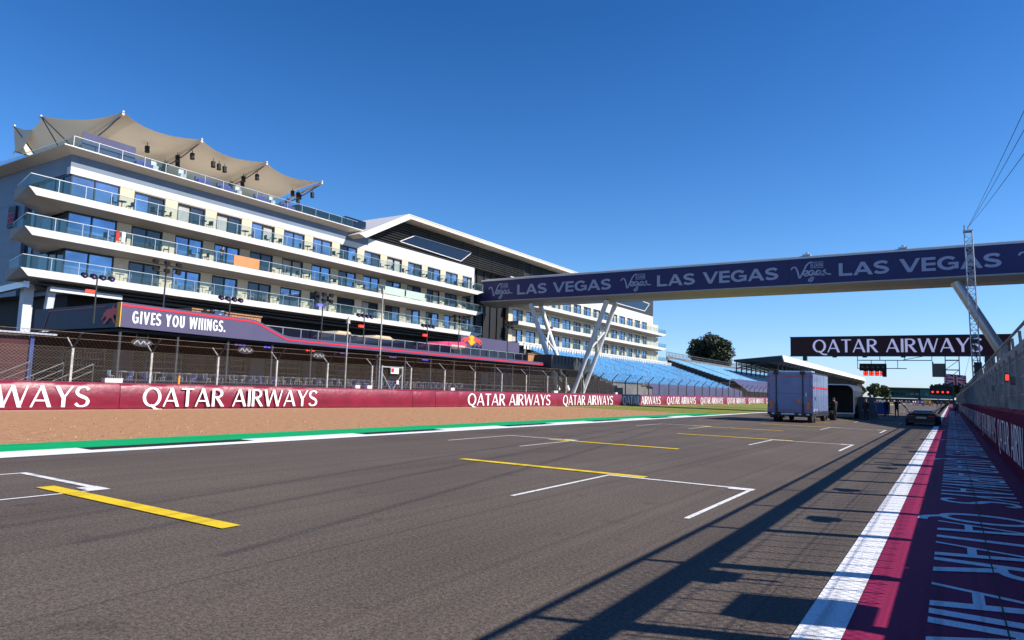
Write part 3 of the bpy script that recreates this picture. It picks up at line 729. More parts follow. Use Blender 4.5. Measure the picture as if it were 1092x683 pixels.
# details on the balconies
mb = MB().box((-60.06, 41.6, 13.15), (-60.02, 44.6, 14.2)); build(mb, 'orange_screen', 'orange', hotel)
mb = MB().box((-60.06, 63.4, 13.2), (-60.02, 67.1, 14.15)); mb.box((-60.06, 67.4, 13.2), (-60.02, 71.2, 14.15)); build(mb, 'pale_screen', 'green_panel', hotel)

# centre wing: folded white roof, black louvres, slanted screen, glazed recess
wing = thing('centre_wing', 'black louvred centre wing with a folded white roof between the hotel blocks', 'building', (-62, 90, 0))
mb = MB().prism([(-59.9, 58.6, 19.75), (-59.9, 67.2, 24.2), (-59.9, 126, 24.2), (-59.9, 126, 23.75), (-59.9, 67.4, 23.75), (-59.9, 59.4, 19.55)], (-22, 0, 0)); build(mb, 'roof', 'soffit', wing)
mb = MB().prism([(-59.85, 58.55, 19.76), (-59.85, 67.2, 24.21), (-59.85, 126, 24.21), (-59.85, 126, 24.33), (-59.85, 67.1, 24.33), (-59.85, 58.3, 19.80)], (-22.1, 0, 0)); build(mb, 'roof_sheet', 'white', wing)
mb = MB().prism([(-59.84, 58.6, 19.74), (-59.84, 67.2, 24.19), (-59.84, 67.45, 23.73), (-59.84, 59.4, 19.53)], (.03, 0, 0)); build(mb, 'gable_fascia', 'white', wing)
mb = MB().prism([(-62.1, 61, 20.25), (-62.1, 67.6, 23.7), (-62.1, 126, 23.7), (-62.1, 126, 20.25)], (-.2, 0, 0)); mb.box((-63, 85.3, 5), (-62.9, 126, 20.25)); build(mb, 'louvre_backing', 'black', wing)
mb = MB(); z = 20.35
while z < 23.6:
    y0 = 61.4 + (z - 20.25) * 6.6 / 3.45
    mb.prism([(-62.05, y0, z), (-61.88, y0, z - .07), (-61.86, y0, z + .0), (-62.05, y0, z + .09)], (0, 100 - y0, 0)); z += .34
build_each(mb, 'louvre_slat', 'louvre_slat', wing)
mb = MB()
for y in range(70, 126, 4): mb.box((-61.98, y, 20.3), (-61.84, y + .1, 23.65))
for y in range(87, 126, 2): mb.box((-62.9, y, 5), (-62.7, y + .09, 20.25))
build_each(mb, 'mullion', 'frame', wing)
P = [(67.6, 20.9), (70.6, 22.3), (84.0, 22.4), (81.3, 20.6)]
mb = MB().prism([(-61.8, y, z) for y, z in P], (-.06, 0, 0)); s = build(mb, 'slanted_screen', 'blue_glass', wing)
mb = MB()
for (ya, za), (yb, zb) in zip(P, P[1:] + P[:1]): mb.beam((-61.78, ya, za), (-61.78, yb, zb), .07, .10)
build(mb, 'screen_frame', 'white', s)
mb = MB().box((-63.0, 88.2, 5), (-62.95, 94.5, 15.5)); build(mb, 'glazing', 'slate', wing)

hotel2 = thing('hotel', 'white hotel block with balcony tiers behind the bridge legs and above blue seats', 'hotel', (-60, 130, 0))
st2 = [96.6 + 4.42 * k for k in range(15)]
hotel_block(hotel2, 95.4, 165.6, [s for s in st2 if s + 3.3 < 161.5], 3.25, (16.4, 12.9, 9.5), 18.65, False)
mb = MB().box((-62.6, 95.6, 18.65), (-61.98, 161.3, 20.6)); mb.box((-75, 160.6, 8), (-61.97, 161.3, 18.65)); build(mb, 'white_band', 'white', hotel2)
mb = MB().box((-76, 95.6, 0), (-62.6, 160.6, 20.5)); build(mb, 'core', 'slate', hotel2)
mb = MB().prism([(-61.9, 128, 20.6), (-61.9, 128, 26), (-61.9, 161.2, 25.3), (-61.9, 161.2, 20.6)], (-12, 0, 0)); rb = build(mb, 'roof_box', 'louvre', hotel2)
P = [(133, 21.2), (136.5, 24.0), (158.5, 23.4), (155.5, 21.3)]
mb = MB()
for (ya, za), (yb, zb) in zip(P, P[1:] + P[:1]): mb.beam((-61.84, ya, za), (-61.84, yb, zb), .08, .16)
build(mb, 'screen_frame', 'white', rb)
mb = MB().prism([(-61.86, y, z) for y, z in P], (-.03, 0, 0)); build(mb, 'slanted_screen', 'blue_glass', rb)
mb = MB(); y = 95.5
while y < 166.5: mb.box((-59.0, y, 8.2), (-58.9, y + .62, 9.1)); y += 1.0
mb.box((-59.05, 95.5, 9.1), (-58.85, 166.6, 9.2)); build(mb, 'terrace_parapet', 'white', hotel2)
mb = MB().box((-60, 95.5, 7.4), (-58.8, 166.6, 8.0)); build(mb, 'terrace_edge', 'conc_dk', hotel2)

# ------------------------------------------------------------ tent roof on the hotel
tent = thing('tensile_canopy', 'tan tensile fabric roof with pointed white tips on top of the hotel', 'canopy', (-68, 40, 20.4))
tips = [30.7, 38.4, 46.1, 53.9]; XT, ZT = -62.0, 25.4
def front(y):
    for a, b in zip(tips, tips[1:]):
        if a <= y <= b:
            t = (y - a) / (b - a); s = 4 * t * (1 - t); return XT - 1.15 * s, ZT - .34 * s
    return XT, ZT
rows = []
NB = 30
for i in range(NB + 1):
    y = tips[0] + (tips[-1] - tips[0]) * i / NB; xf, zf = front(y); row = []
    for j in range(13):
        t = j / 12; x = xf + (-78 - xf) * t
        k = min((abs(y - q) for q in tips)) / 3.85
        z = zf + (22.6 - zf) * t ** 1.35 - .55 * math.sin(math.pi * min(1, t * 1.1)) * min(1, k * 1.3)
        row.append((x, y - (2.2 * t if False else 0), z))
    rows.append(row)
mb = MB().grid(rows)
# right end pulled out to the last tip, left end pulled to corner tips
mb2 = rows[0]
LT = [(-62, 30.7, 25.4), (-74.7, 29.3, 27.0), (-80.5, 29.3, 27.1), (-80.0, 29.4, 24.3)]
endrow = []
for j in range(13):
    t = j / 12
    a = Vector((-62, 30.7, 25.4)); b = Vector((-74.7, 29.3, 27.0)); c = Vector((-80.6, 29.3, 27.05))
    if t < .68: u = t / .68; p = a.lerp(b, u); p.z -= .36 * 4 * u * (1 - u); p.y += .5 * 4 * u * (1 - u)
    else: u = (t - .68) / .32; p = b.lerp(c, u); p.z -= .7 * 4 * u * (1 - u); p.y += .5 * 4 * u * (1 - u)
    endrow.append(tuple(p))
mid = []
for j in range(13):
    p = Vector(endrow[j]).lerp(Vector(rows[2][j]), .5); p.z -= .5 * (j / 12); mid.append(tuple(p))
mb.grid([endrow, mid, rows[2]])
low = [(-79.8 + .0 * j, 29.5 + j * .9, 24.3 - .35 * math.sin(j / 4 * 3.14)) for j in range(5)]
mb.grid([[(-80.6, 29.3 + j * .9, 27.05 - j * .5) for j in range(5)], low])
mb.add([endrow[12], endrow[11], endrow[10], (-78.5, 29.6, 24.6), (-80.0, 29.4, 24.3)], [(0, 1, 2, 3, 4)])
build(mb, 'membrane', 'membrane', tent, smooth=True)
for q, y in enumerate(tips):
    pts = []
    for j in range(11):
        t = j / 10; x = XT + .1 + (-76 - XT) * t; z = ZT + (22.6 - ZT) * t ** 1.35 - .22 - .35 * math.sin(math.pi * t); pts.append((x, y, z))
    build(MB().path(pts, .13, 8), 'rib', 'soffit', tent, smooth=True); mb = MB().path([(x, yy, z - .45 * math.sin(math.pi * min(1, i / 6))) for i, (x, yy, z) in enumerate(pts)], .07, 6)
    build(mb, 'rib_truss', 'rail_dim', tent, smooth=True)
mb = MB()
for p in [(XT, y, ZT) for y in tips] + [LT[1], LT[2], LT[3]]: mb.tube((p[0] - .3, p[1], p[2] - .16), (p[0] + .12, p[1], p[2] + .02), .09)
build_each(mb, 'tip_plate', 'white', tent)
for a, b in (((-74.7, 29.3, 27), (-70, 31, 20.5)), ((-74.7, 29.3, 27), (-66, 31, 20.5)), ((-80.5, 29.3, 27), (-74, 31, 20.5)), ((-80, 29.4, 24.3), (-74, 31, 22.5))): build(MB().tube(a, b, .05), 'strut', 'dark_post', tent)
for y in tips: build(MB().tube((-76, y, 20.4), (-76, y, 22.8), .12), 'mast', 'dark_post', tent)
# lamps hung under the ribs
lm = MB().box((-.16, -.16, -.2), (.16, .16, .12)); lm.tube((0, 0, -.2), (.06, 0, -.5), .2, .24, 8); lm.tube((0, 0, .1), (0, 0, .45), .03)
lme = lm.mesh('stage_lamp', ['black'])
n = 0
for q, y in enumerate(tips[1:]):
    for k, t in enumerate((.14, .24, .32, .40, .5)):
        x = XT + (-76 - XT) * t; z = ZT + (22.6 - ZT) * t ** 1.35 - .9
        o = link('stage_lamp', lme, loc=(x, y + .35 * (-1) ** k, z)); n += 1
        tag(o, 'black stage lamp hung under the %s tent rib, %s from its tip' % (('second', 'third', 'fourth')[q], ORD[k]), 'stage lamp', 'stage lamps under the tent roof')
for q, (x, y) in enumerate(((-65.5, 35), (-63.8, 41.0), (-64.0, 41.8), (-64.2, 42.6), (-65, 52.2), (-65, 53.0))):
    o = link('stage_lamp', lme, loc=(x, y, 24.1)); tag(o, 'black stage lamp hung under the tent cloth between ribs, %s from the left' % ORD[q], 'stage lamp', 'stage lamps under the tent roof')
sme = MB().box((0, 0, 0), (.8, 1.5, .45)).box((0, 0, .45), (.25, 1.5, .8)).mesh('lounge_sofa', ['purple_cush'])
for q, y in enumerate((31.9, 38.0, 40.4, 44.8, 48.2)):
    tag(link('lounge_sofa', sme, loc=(-62.1, y, 20.71)), 'purple sofa behind the roof terrace glass, %s from the left' % ORD[q], 'sofa', 'purple sofas on the roof terrace')
cme = MB().box((0, 0, 0), (.5, .5, .55)).box((0, 0, .55), (.1, .5, 1.0)).mesh('lounge_chair', ['white'])
for q, y in enumerate((33.5, 36.2, 42.4, 46.6)):
    tag(link('lounge_chair', cme, loc=(-61.9, y, 20.71)), 'white seat behind the roof terrace glass, %s from the left' % ORD[q], 'chair', 'white seats on the roof terrace')

# balcony furniture: tables and chairs at every bay
FL = ('top', 'middle', 'lowest')
tm = MB().tube((0, 0, .70), (0, 0, .74), .38, n=12); tm.tube((0, 0, 0), (0, 0, .7), .035); tm.tube((0, 0, 0), (0, 0, .03), .22, n=10)
cm = MB()
for x in (-.2, .2):
    for y in (-.2, .2): cm.tube((x, y, 0), (x, y, .44), .02, n=5)
cm.box((-.23, -.23, .44), (.23, .23, .48)); cm.box((-.23, .19, .48), (.23, .23, .88))
tmes = [tm.mesh('bistro_table', [q]) for q in ('black', 'black', 'white')]
cmes = [cm.mesh('bistro_chair', [q]) for q in ('black', 'black', 'rail')]
rr = random.Random(11)
for fl, z in enumerate(ZS):
    colr = 'dark' if fl < 2 else 'pale'
    for k, s in enumerate([28.4] + st1):
        yy = s + rr.uniform(.4, 1.6) + 1.4
        wh = '%s hotel balcony, %s window from left' % (FL[fl], ORD[k])
        o = link('bistro_table', tmes[fl], loc=(-60.9 + rr.uniform(-.2, .2), yy, z)); tag(o, colr + ' bistro table on the ' + wh, 'table', 'balcony tables of the hotel')
        for sgn in (-1, 1):
            o = link('bistro_chair', cmes[fl], loc=(-60.9 + rr.uniform(-.2, .2), yy + sgn * .72, z)); o.rotation_euler = (0, 0, (0 if sgn > 0 else math.pi) + rr.uniform(-.5, .5))
            tag(o, colr + ' chair %s of table, ' % ('right' if sgn > 0 else 'left') + wh, 'chair', 'balcony chairs of the hotel')

# ------------------------------------------------------------ hospitality pavilion behind the fence
pav = thing('hospitality_pavilion', 'open fronted hospitality pavilion with a curved navy fascia and red stripe under the hotel', 'pavilion', (-46, 24, 0))
XP = -46.0
def ztop(y):
    if y < 33.6: return 6.62 - (y - 23.8) * .012
    t = min(1, (y - 33.6) / 4.2); s = t * t * (3 - 2 * t); return 6.5 + (5.42 - 6.5) * s - max(0, y - 37.8) * .003
def zbot(y): return 4.98 - min(1, (y - 23.8) / 10) * .12
ysamp = [23.8 + .35 * i for i in range(176)]
mb = MB().grid([[(XP, y, zbot(y)), (XP, y, ztop(y))] for y in ysamp if y <= 85.2])
Y_E = max(y for y in ysamp if y <= 85.2)
mb2 = MB().grid([[(XP, y, zbot(y)), (XP, y, ztop(y)), (XP - .25, y, ztop(y)), (XP - .25, y, zbot(y))] for y in ysamp if y <= 85.2], close=True)
fa = build(mb2, 'fascia', 'navy_soft', pav)
mb = MB().grid([[(XP + .02, y, ztop(y) - .12 - (.10 if y > 37 else .06 * max(0, (y - 33.6) / 3.4) if y > 33.6 else 0)), (XP + .02, y, ztop(y) - .26 - (.10 if y > 37 else .06 * max(0, (y - 33.6) / 3.4) if y > 33.6 else 0))] for y in ysamp if y <= 85.2])
build(mb, 'red_stripe', 'red', fa)
mb = MB(); write(mb, 'GIVES YOU WIIINGS.', (XP + .02, 24.55, 5.28), (0, 1, 0), (0, 0, 1), .84, 7.0, COND, .003); build(mb, 'lettering', 'white_letter', fa)
mb = MB().prism([(XP - .26, 23.8, 4.95), (-58.3, 23.8, 4.95), (-58.3, 23.8, 6.55), (XP - .26, 23.8, 6.6)], (0, .2, 0)); sf = build(mb, 'side_fascia', 'navy_dk', pav)  # darker navy than the front: shade of the unlit side put into the colour
mb = MB().beam((XP - 2, 23.78, 6.42), (-56, 23.78, 6.35), .02, .06); mb.beam((-56, 23.78, 6.35), (-56.6, 23.78, 5.1), .02, .06, upv=(1, 0, 0)); build(mb, 'red_stripe', 'red', sf)
mb = MB().box((XP - .02, 23.74, 4.97), (XP + .03, 23.79, 6.62)); mb.box((XP - .45, 23.74, 4.97), (XP - .03, 23.79, 6.62)); build(mb, 'corner_strip', 'yellow_board', sf)
BULL = [(0, .42), (.06, .60), (.18, .72), (.36, .80), (.52, .78), (.60, .90), (.70, .98), (.67, .86), (.74, .80), (.86, .84), (.90, .74), (.84, .62), (.92, .50), (.86, .44), (.74, .50), (.70, .38), (.80, .20), (.92, .12), (.84, .06), (.70, .16), (.58, .34), (.46, .34), (.34, .22), (.22, .10), (.08, .06), (.04, .14), (.20, .26), (.24, .40), (.14, .46), (.06, .36), (-.06, .24), (-.10, .30)]
def emblem(mb, o, u, v, wd, ht, flip=False, eps=.01):
    o = Vector(o); u = Vector(u); v = Vector(v)
    pts = [o + u * ((1 - x if flip else x) * wd) + v * (y * ht) for x, y in BULL]
    mb.prism(pts, u.cross(v).normalized() * eps)
mb = MB(); emblem(mb, (XP - 2.15, 23.735, 5.1), (1, 0, 0), (0, 0, 1), 1.95, 1.4); build(mb, 'bull_emblem', 'bull', sf)
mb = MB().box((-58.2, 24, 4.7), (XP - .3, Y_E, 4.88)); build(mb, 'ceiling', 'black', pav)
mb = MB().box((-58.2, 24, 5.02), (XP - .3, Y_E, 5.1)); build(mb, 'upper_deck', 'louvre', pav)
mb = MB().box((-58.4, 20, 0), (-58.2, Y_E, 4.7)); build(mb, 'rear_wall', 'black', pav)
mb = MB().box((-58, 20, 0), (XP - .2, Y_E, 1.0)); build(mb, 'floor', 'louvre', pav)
for k in range(9):
    y = 25.5 + 6.6 * k
    c = thing('back_bar', '%s bar counter along the dark back of the pavilion, %s from the left' % (('dark red', 'navy', 'grey')[k % 3], ORD[k]), 'bar counter', (-54.5, y, 1.0), group='bar counters in the pavilion')
    build(MB().box((-55.2, y, 1.0), (-54.2, y + 3.6, 2.1)), 'counter', ('red_dk', 'navy_soft', 'crate')[k % 3], c); build(MB().box((-55.3, y - .1, 2.1), (-54.1, y + 3.7, 2.17)), 'counter_top', 'rail_dim', c)
    mb = MB()
    for z in (2.5, 3.1, 3.7): mb.box((-58.1, y + .2, z), (-57.7, y + 3.4, z + .05))
    for q in (0.2, 1.8, 3.35): mb.box((-58.1, y + q, 1.0), (-57.72, y + q + .06, 4.0))
    build(mb, 'shelves', 'crate', c)
    mb = MB(); yy = y + .35
    while yy < y + 3.2:
        for z in (2.55, 3.15): mb.tube((-57.9, yy, z), (-57.9, yy, z + .3), .05, .03, 6)
        yy += .22
    bt = build(mb, 'bottles', 'tarp' if k % 2 else 'stool_b', c); bt['kind'] = 'stuff'
    build(MB().box((-58.15, y + 4.2, 1.6), (-58.08, y + 5.9, 3.9)), 'wall_panel', ('tarp', 'red_dk', 'slate')[k % 3], c)
for k in range(16):
    y = 24.0 + 4.05 * k; build(MB().box((XP - .5, y, .5), (XP - .36, y + .14, 4.75)), 'column', 'dark_post', pav)
mb = MB()
for y in [24 + 1.3 * i for i in range(47)]: mb.box((XP - .33, y, 1.0), (XP - .29, y + .04, 2.0))
mb.box((XP - .34, 24, 2.0), (XP - .28, Y_E, 2.05)); mb.box((XP - .33, 24, 1.5), (XP - .3, Y_E, 1.53)); build(mb, 'front_railing', 'rail_dim', pav)
gl = MB().box((XP - .32, 24, 1.05), (XP - .30, Y_E, 1.48)); build(gl, 'railing_glass', 'deck_glass', pav)
# upper deck glass front
gl = MB(); hr = MB(); y = 36.5
while y < 84.8:
    gl.box((XP - 2.02, y + .03, 5.1), (XP - 2.0, y + 1.9, 6.25)); hr.box((XP - 2.03, y - .03, 5.1), (XP - 1.98, y + .03, 6.35)); y += 1.95
hr.box((XP - 2.04, 36.5, 6.3), (XP - 1.97, 84.8, 6.36)); b = build(gl, 'deck_glass', 'deck_glass', pav); build(hr, 'handrail', 'rail', b)
# things on the deck
for q, (y0, y1, x, h, mt, nm) in enumerate(((30.2, 32.0, -48.3, 1.85, 'wood', 'orange timber bar cabin on the pavilion deck, left of a grey panel'), (32.05, 32.9, -48.2, 1.9, 'silver', 'pale grey upright panel between two timber cabins on the pavilion deck'), (33.0, 36.4, -48.3, 1.85, 'wood', 'wider orange timber cabin on the pavilion deck beside the fascia curve'))):
    mb = MB().box((x - 2.2, y0, 5.1), (x, y1, 5.1 + h)); mb.box((x - 2.3, y0 - .06, 5.1 + h), (x + .1, y1 + .06, 5.2 + h))
    if mt == 'wood':
        for k in range(int((y1 - y0) / .3)): mb.box((x, y0 + .3 * k, 5.15), (x + .03, y0 + .3 * k + .03, 5.1 + h))
    tag(build(mb, 'deck_cabin', mt), nm, 'cabin')
def awning(y0, y1, nm):
    t = thing('deck_awning', nm, 'awning', (-49, (y0 + y1) / 2, 5.1), group='beige awnings on the pavilion deck')
    ym = (y0 + y1) / 2
    mb = MB().prism([(-48.2, y0, 5.95), (-48.2, y1, 5.95), (-48.2, y1 - (y1 - y0) * .3, 6.6), (-48.2, y0 + (y1 - y0) * .3, 6.6)], (-2.5, 0, 0)); build(mb, 'cover', 'beige', t)
    mb = MB()
    for y in (y0 + .1, y1 - .1):
        for x in (-48.3, -50.5): mb.tube((x, y, 5.1), (x, y, 5.95), .04)
    build(mb, 'leg', 'dark_post', t)
awning(44.0, 47.4, 'beige hipped awning on the pavilion deck right of the thin pole')
awning(48.6, 53.4, 'wider beige hipped awning on the pavilion deck left of the pink bar')
bar = thing('pink_bar', 'pink rounded kiosk with a pale counter on the pavilion deck', 'kiosk', (-49, 62, 5.1))
mb = MB().prism([(-48.1, 58.4, 5.1), (-48.1, 65.0, 5.1), (-48.1, 65.0, 6.7), (-48.1, 64.4, 6.95), (-48.1, 61.2, 6.8), (-48.1, 58.4, 6.0)], (-2.6, 0, 0)); build(mb, 'body', 'pink', bar)
mb = MB().box((-48.08, 62.0, 6.0), (-48.0, 64.6, 6.5)); build(mb, 'counter', 'beige', bar)
mb = MB().box((-48.08, 59.2, 5.2), (-48.04, 61.5, 5.95)); build(mb, 'window', 'tarp', bar)
hd = thing('hoarding', 'long purple hoarding with a red bull and yellow disc emblem below the bridge end', 'hoarding', (-50, 75, 5.1))
mb = MB().box((-50.3, 66.5, 6.6), (-50.1, 80.0, 8.0)); build(mb, 'board', 'navy_soft', hd)
mb = MB().box((-50.25, 67, 5.1), (-50.15, 67.15, 6.6)); mb.box((-50.25, 73, 5.1), (-50.15, 73.15, 6.6)); mb.box((-50.25, 79, 5.1), (-50.15, 79.15, 6.6)); build(mb, 'leg', 'dark_post', hd)
mb = MB(); emblem(mb, (-50.05, 66.7, 7.0), (0, 1, 0), (0, 0, 1), 1.9, 1.0); emblem(mb, (-50.05, 68.9, 7.0), (0, 1, 0), (0, 0, 1), 1.9, 1.0, True); em = build(mb, 'bull_emblem', 'bull', hd)
mb = MB().prism([(-50.09, 68.75 + .75 * math.cos(R(a)), 7.5 + .62 * math.sin(R(a))) for a in range(0, 360, 20)], (.03, 0, 0)); build(mb, 'disc', 'yellow_board', hd)
mb = MB().box((-49.5, 78.3, 5.1), (-47.6, 83.6, 6.35)); mb.box((-49.6, 78.2, 6.35), (-47.5, 83.7, 6.45))
tag(build(mb, 'deck_cabin', 'wood'), 'brown timber cabin on the pavilion deck just left of the bridge legs', 'cabin')
mb = MB().box((-47.5, 80, 5.1), (-45.0, 92, 6.4))
for y in range(80, 92): mb.box((-44.98, y, 5.2), (-44.93, y + .06, 6.45))
mb.box((-47.5, 80, 4.6), (-45, 92, 5.09)); mb.box((-46.5, 91, 0), (-46, 91.5, 4.6)); mb.box((-46.5, 86, 0), (-46, 86.5, 4.6))
tag(build(mb, 'viewing_platform', 'dark_post'), 'black raised viewing platform between the bridge legs', 'platform')
rb = thing('entrance_board', 'dark red hoarding board behind the fence at the left picture edge', 'hoarding', (-45, 16, 0))
build(MB().box((-45.2, 5, .3), (-45.0, 18.2, 3.85)), 'board', 'red_dk', rb); build(MB().box((-45.1, 18.25, 0), (-44.9, 18.45, 4.0)), 'blue_post', 'blue_box', rb)
mb = MB().box((-45.6, 4, 4.0), (-44.6, 19.5, 4.1)); build(mb, 'cap', 'silver', rb)
stt = thing('stair_railing', 'pale metal stair railings sloping down in front of the dark red board', 'railing', (-43, 17, 0))
for q, y in enumerate((14.6, 16.4, 18.2)):
    mb = MB().tube((-43 - .3 * q, y, .9), (-43 - .3 * q, y + 3.0, 2.4), .035); mb.tube((-43 - .3 * q, y + 3, 2.4), (-43 - .3 * q, y + 3, .2), .035); mb.tube((-43 - .3 * q, y, .9), (-43 - .3 * q, y, .1), .035); mb.tube((-43 - .3 * q, y + 1.5, 1.65), (-43 - .3 * q, y + 1.5, .15), .03)
    mb.tube((-43 - .3 * q, y, .5), (-43 - .3 * q, y + 3, 2.0), .025); build(mb, 'rail_flight', 'rail_dim', stt)
# bar tables and stools along the open front
hm = MB().tube((0, 0, 1.05), (0, 0, 1.1), .32, n=10); hm.tube((0, 0, 0), (0, 0, 1.05), .04); hm.tube((0, 0, 0), (0, 0, .03), .24, n=10)
smm = MB().tube((0, 0, .72), (0, 0, .78), .19, n=8); smm.box((-.17, .14, .78), (.17, .19, 1.12))
for x in (-.14, .14):
    for y in (-.14, .14): smm.tube((x * 1.2, y * 1.2, 0), (x, y, .72), .02, n=5)
hme = hm.mesh('bar_table', ['stool_a']); sms = [smm.mesh('bar_stool', [q]) for q in ('stool_a', 'stool_b', 'rail')]
for row in range(2):
    for k in range(17):
        y = 24.8 + 2.35 * k + row * .8; x = XP - 1.2 - 1.8 * row
        wh = 'in the pavilion %s row, %s from left' % (('front', 'second')[row], ORD[k])
        tag(link('bar_table', hme, loc=(x, y, 1.0)), 'tall round bar table ' + wh, 'table', 'bar tables in the pavilion')
        for sgn in (-1, 1):
            o = link('bar_stool', sms[rr.choice((0, 1, 1, 2))], loc=(x + rr.uniform(-.2, .2), y + sgn * .6, 1.0)); o.rotation_euler = (0, 0, 0 if sgn > 0 else math.pi)
            tag(o, 'bar stool %s of its table %s' % ('right' if sgn > 0 else 'left', wh), 'stool', 'bar stools in the pavilion')
# lamp bars under the pavilion ceiling
for q, (y, c) in enumerate(((33.5, 'purple_lamp'), (36.2, 'blue_lamp'), (40.5, 'red_lamp'), (44.5, 'purple_lamp'), (51.0, 'purple_lamp'), (56.0, 'blue_lamp'))):
    t = thing('ceiling_spot', 'coloured spot lamps under the pavilion edge, %s cluster from the left' % ORD[q], 'spot lamp', (XP - .8, y, 4.6), group='spot lamps under the pavilion edge')
    mb = MB().box((XP - .95, y - .5, 4.5), (XP - .85, y + .5, 4.7)); build(mb, 'bar', 'black', t)
    for d in (-.35, 0, .35): build(MB().box((XP - .84, y + d - .09, 4.38), (XP - .72, y + d + .09, 4.5)), 'lamp', c, t)
# banners of small oval boards hung under the fascia
for q, y in enumerate((25.6, 33.8, 41.2)):
    pts = [(XP - .5, y + .75 * math.cos(R(a)), 4.05 + .28 * math.sin(R(a))) for a in range(0, 360, 24)]
    mb = MB().prism(pts, (.05, 0, 0)); mb.box((XP - .49, y - .4, 4.3), (XP - .46, y - .37, 4.75)); mb.box((XP - .49, y + .37, 4.3), (XP - .46, y + .4, 4.75))
    t = tag(build(mb, 'hanging_sign', 'louvre'), 'oval sign with pale squiggle under the fascia, %s from left' % ORD[q], 'sign', 'oval signs under the fascia')
    mb = MB()
    for k, poly in enumerate(ribbon(spline([(-.55, -.1), (-.3, .12), (-.1, -.1), (.1, .12), (.3, -.1), (.55, .1)], 4), .09, .07)): mb.quad(*[(XP - .44, y + a, 4.05 + b) for a, b in poly])
    build(mb, 'sign_mark', 'silver', t)

# stage light masts standing on the deck / behind the fence
def light_mast(x, y, z0, z1, heads, glow, label, boxglow=None):
    t = thing('stage_light_mast', label, 'light mast', (x, y, z0), group='stage light masts in front of the hotel')
    build(MB().tube((x, y, z0), (x, y, z1), .06, .05), 'pole', 'dark_post', t)
    nrow = 2 if heads > 4 else 1
    for r in range(nrow):
        zz = z1 - .1 - r * .55; wd = .85
        cb = build(MB().tube((x, y - wd, zz), (x, y + wd, zz), .04), 'crossbar', 'dark_post', t)
        for k in range(heads // nrow):
            yy = y - wd + 2 * wd * k / max(1, heads // nrow - 1)
            mb = MB().tube((x - .1, yy, zz + .12), (x + .22, yy, zz + .02), .15, .19, 8); mb.box((x - .05, yy - .03, zz - .05), (x + .02, yy + .03, zz + .2))
            h = build(mb, 'lamp_head', 'black', t)
            if glow: build(MB().tube((x + .221, yy, zz + .02), (x + .235, yy, zz + .018), .05, n=8), 'lens', glow, h)
    if boxglow:
        build(MB().box((x - .1, y - .62, z1 - 1.15), (x + .1, y - .1, z1 - .93)), 'lit_panel', boxglow, t)
light_mast(-47, 22.0 + .6, 5.1, 8.2, 4, 'purple_lamp', 'stage light mast with a red lit panel left of the bull emblem', 'red_lamp')
light_mast(-47, 27.2, 5.1, 9.9, 6, None, 'tall dark stage light mast above the big white lettering')
light_mast(-47, 32.5, 5.1, 8.0, 4, 'purple_lamp', 'stage light mast with purple lenses above the timber cabins')
light_mast(-47, 41.8, 5.1, 9.6, 6, None, 'tall dark stage light mast above the curve of the fascia', 'blue_lamp')
light_mast(-47, 47.0, 5.1, 8.2, 4, 'purple_lamp', 'short stage light mast with a red lit panel beside the wide awning', 'red_lamp')
light_mast(-47, 56.4, 5.1, 8.1, 4, 'purple_lamp', 'short stage light mast with a red lit panel left of the pink kiosk', 'red_lamp')
light_mast(-47, 62.0, 5.1, 9.7, 6, None, 'tall dark stage light mast above the pink kiosk')
light_mast(-46.4, 71.3, 5.1, 9.9, 6, None, 'tall dark stage light mast in front of the glazed recess by the bridge end')
light_mast(-56, 98.5, 8.0, 12.0, 4, 'red_lamp', 'stage light mast with a red lens between the two pairs of bridge legs')
for x, y, z, nm in ((-39.5, 41.5, 9.7, 'tall thin pale pole behind the fence gate'), (-39.0, 37.3, 6.8, 'shorter thin pole with a speaker left of the fence gate')):
    mb = MB().tube((x, y, 0), (x, y, z), .07, .05); mb.box((x - .1, y - .12, z - .5), (x + .1, y + .12, z - .15)); mb.box((x - .3, y - .3, 0), (x + .3, y + .3, .06))
    tag(build(mb, 'pole', 'post'), nm, 'pole')

# ------------------------------------------------------------ advertising footbridge
br = thing('footbridge', 'enclosed footbridge across the track with a navy advertising face on splayed legs', 'footbridge', (-20, 88, 0))
XB0, XB1 = -61.0, 15.0
build(MB().box((XB0, 86.0, 15.02), (XB1, 90.6, 18.1)), 'deck_box', 'navy', br)
mb = MB().box((XB0 - .1, 85.9, 18.1), (XB1, 90.7, 18.34)); mb.prism([(XB0, 86.4, 18.34), (XB0, 90.2, 18.34), (XB0, 89.4, 18.66), (XB0, 87.2, 18.66)], (XB1 - XB0, 0, 0)); build(mb, 'roof', 'silver', br)
mb = MB().prism([(XB0 - .2, 85.88, 15.02), (XB0 - .2, 85.88, 14.86), (XB0 - .2, 87.4, 14.42), (XB0 - .2, 90.0, 14.42), (XB0 - .2, 90.7, 15.02)], (XB1 - XB0, 0, 0))
build(mb, 'soffit', 'soffit_tan', br)
mb = MB()
for x in range(-58, 14, 6): mb.box((x, 85.97, 15.04), (x + .03, 85.995, 18.08))
build_each(mb, 'panel_joint', 'navy_dk', br)
for k in range(-1, 4):
    xs = -54.5 + 22.0 * k
    if xs > XB0:
        mb = MB(); write(mb, 'LAS VEGAS', (xs, 85.96, 15.75), (1, 0, 0), (0, 0, 1), 1.50, 15.3, BOLDX, .004); build(mb, 'lettering', 'bridge_letter', br)
    if xs - 5.2 > XB0:
        mb = MB(); script(mb, (xs - 5.2, 85.96, 15.75), (1, 0, 0), (0, 0, 1), 3.9, 1.8, .19, .004); build(mb, 'script_logo', 'bridge_letter', br)
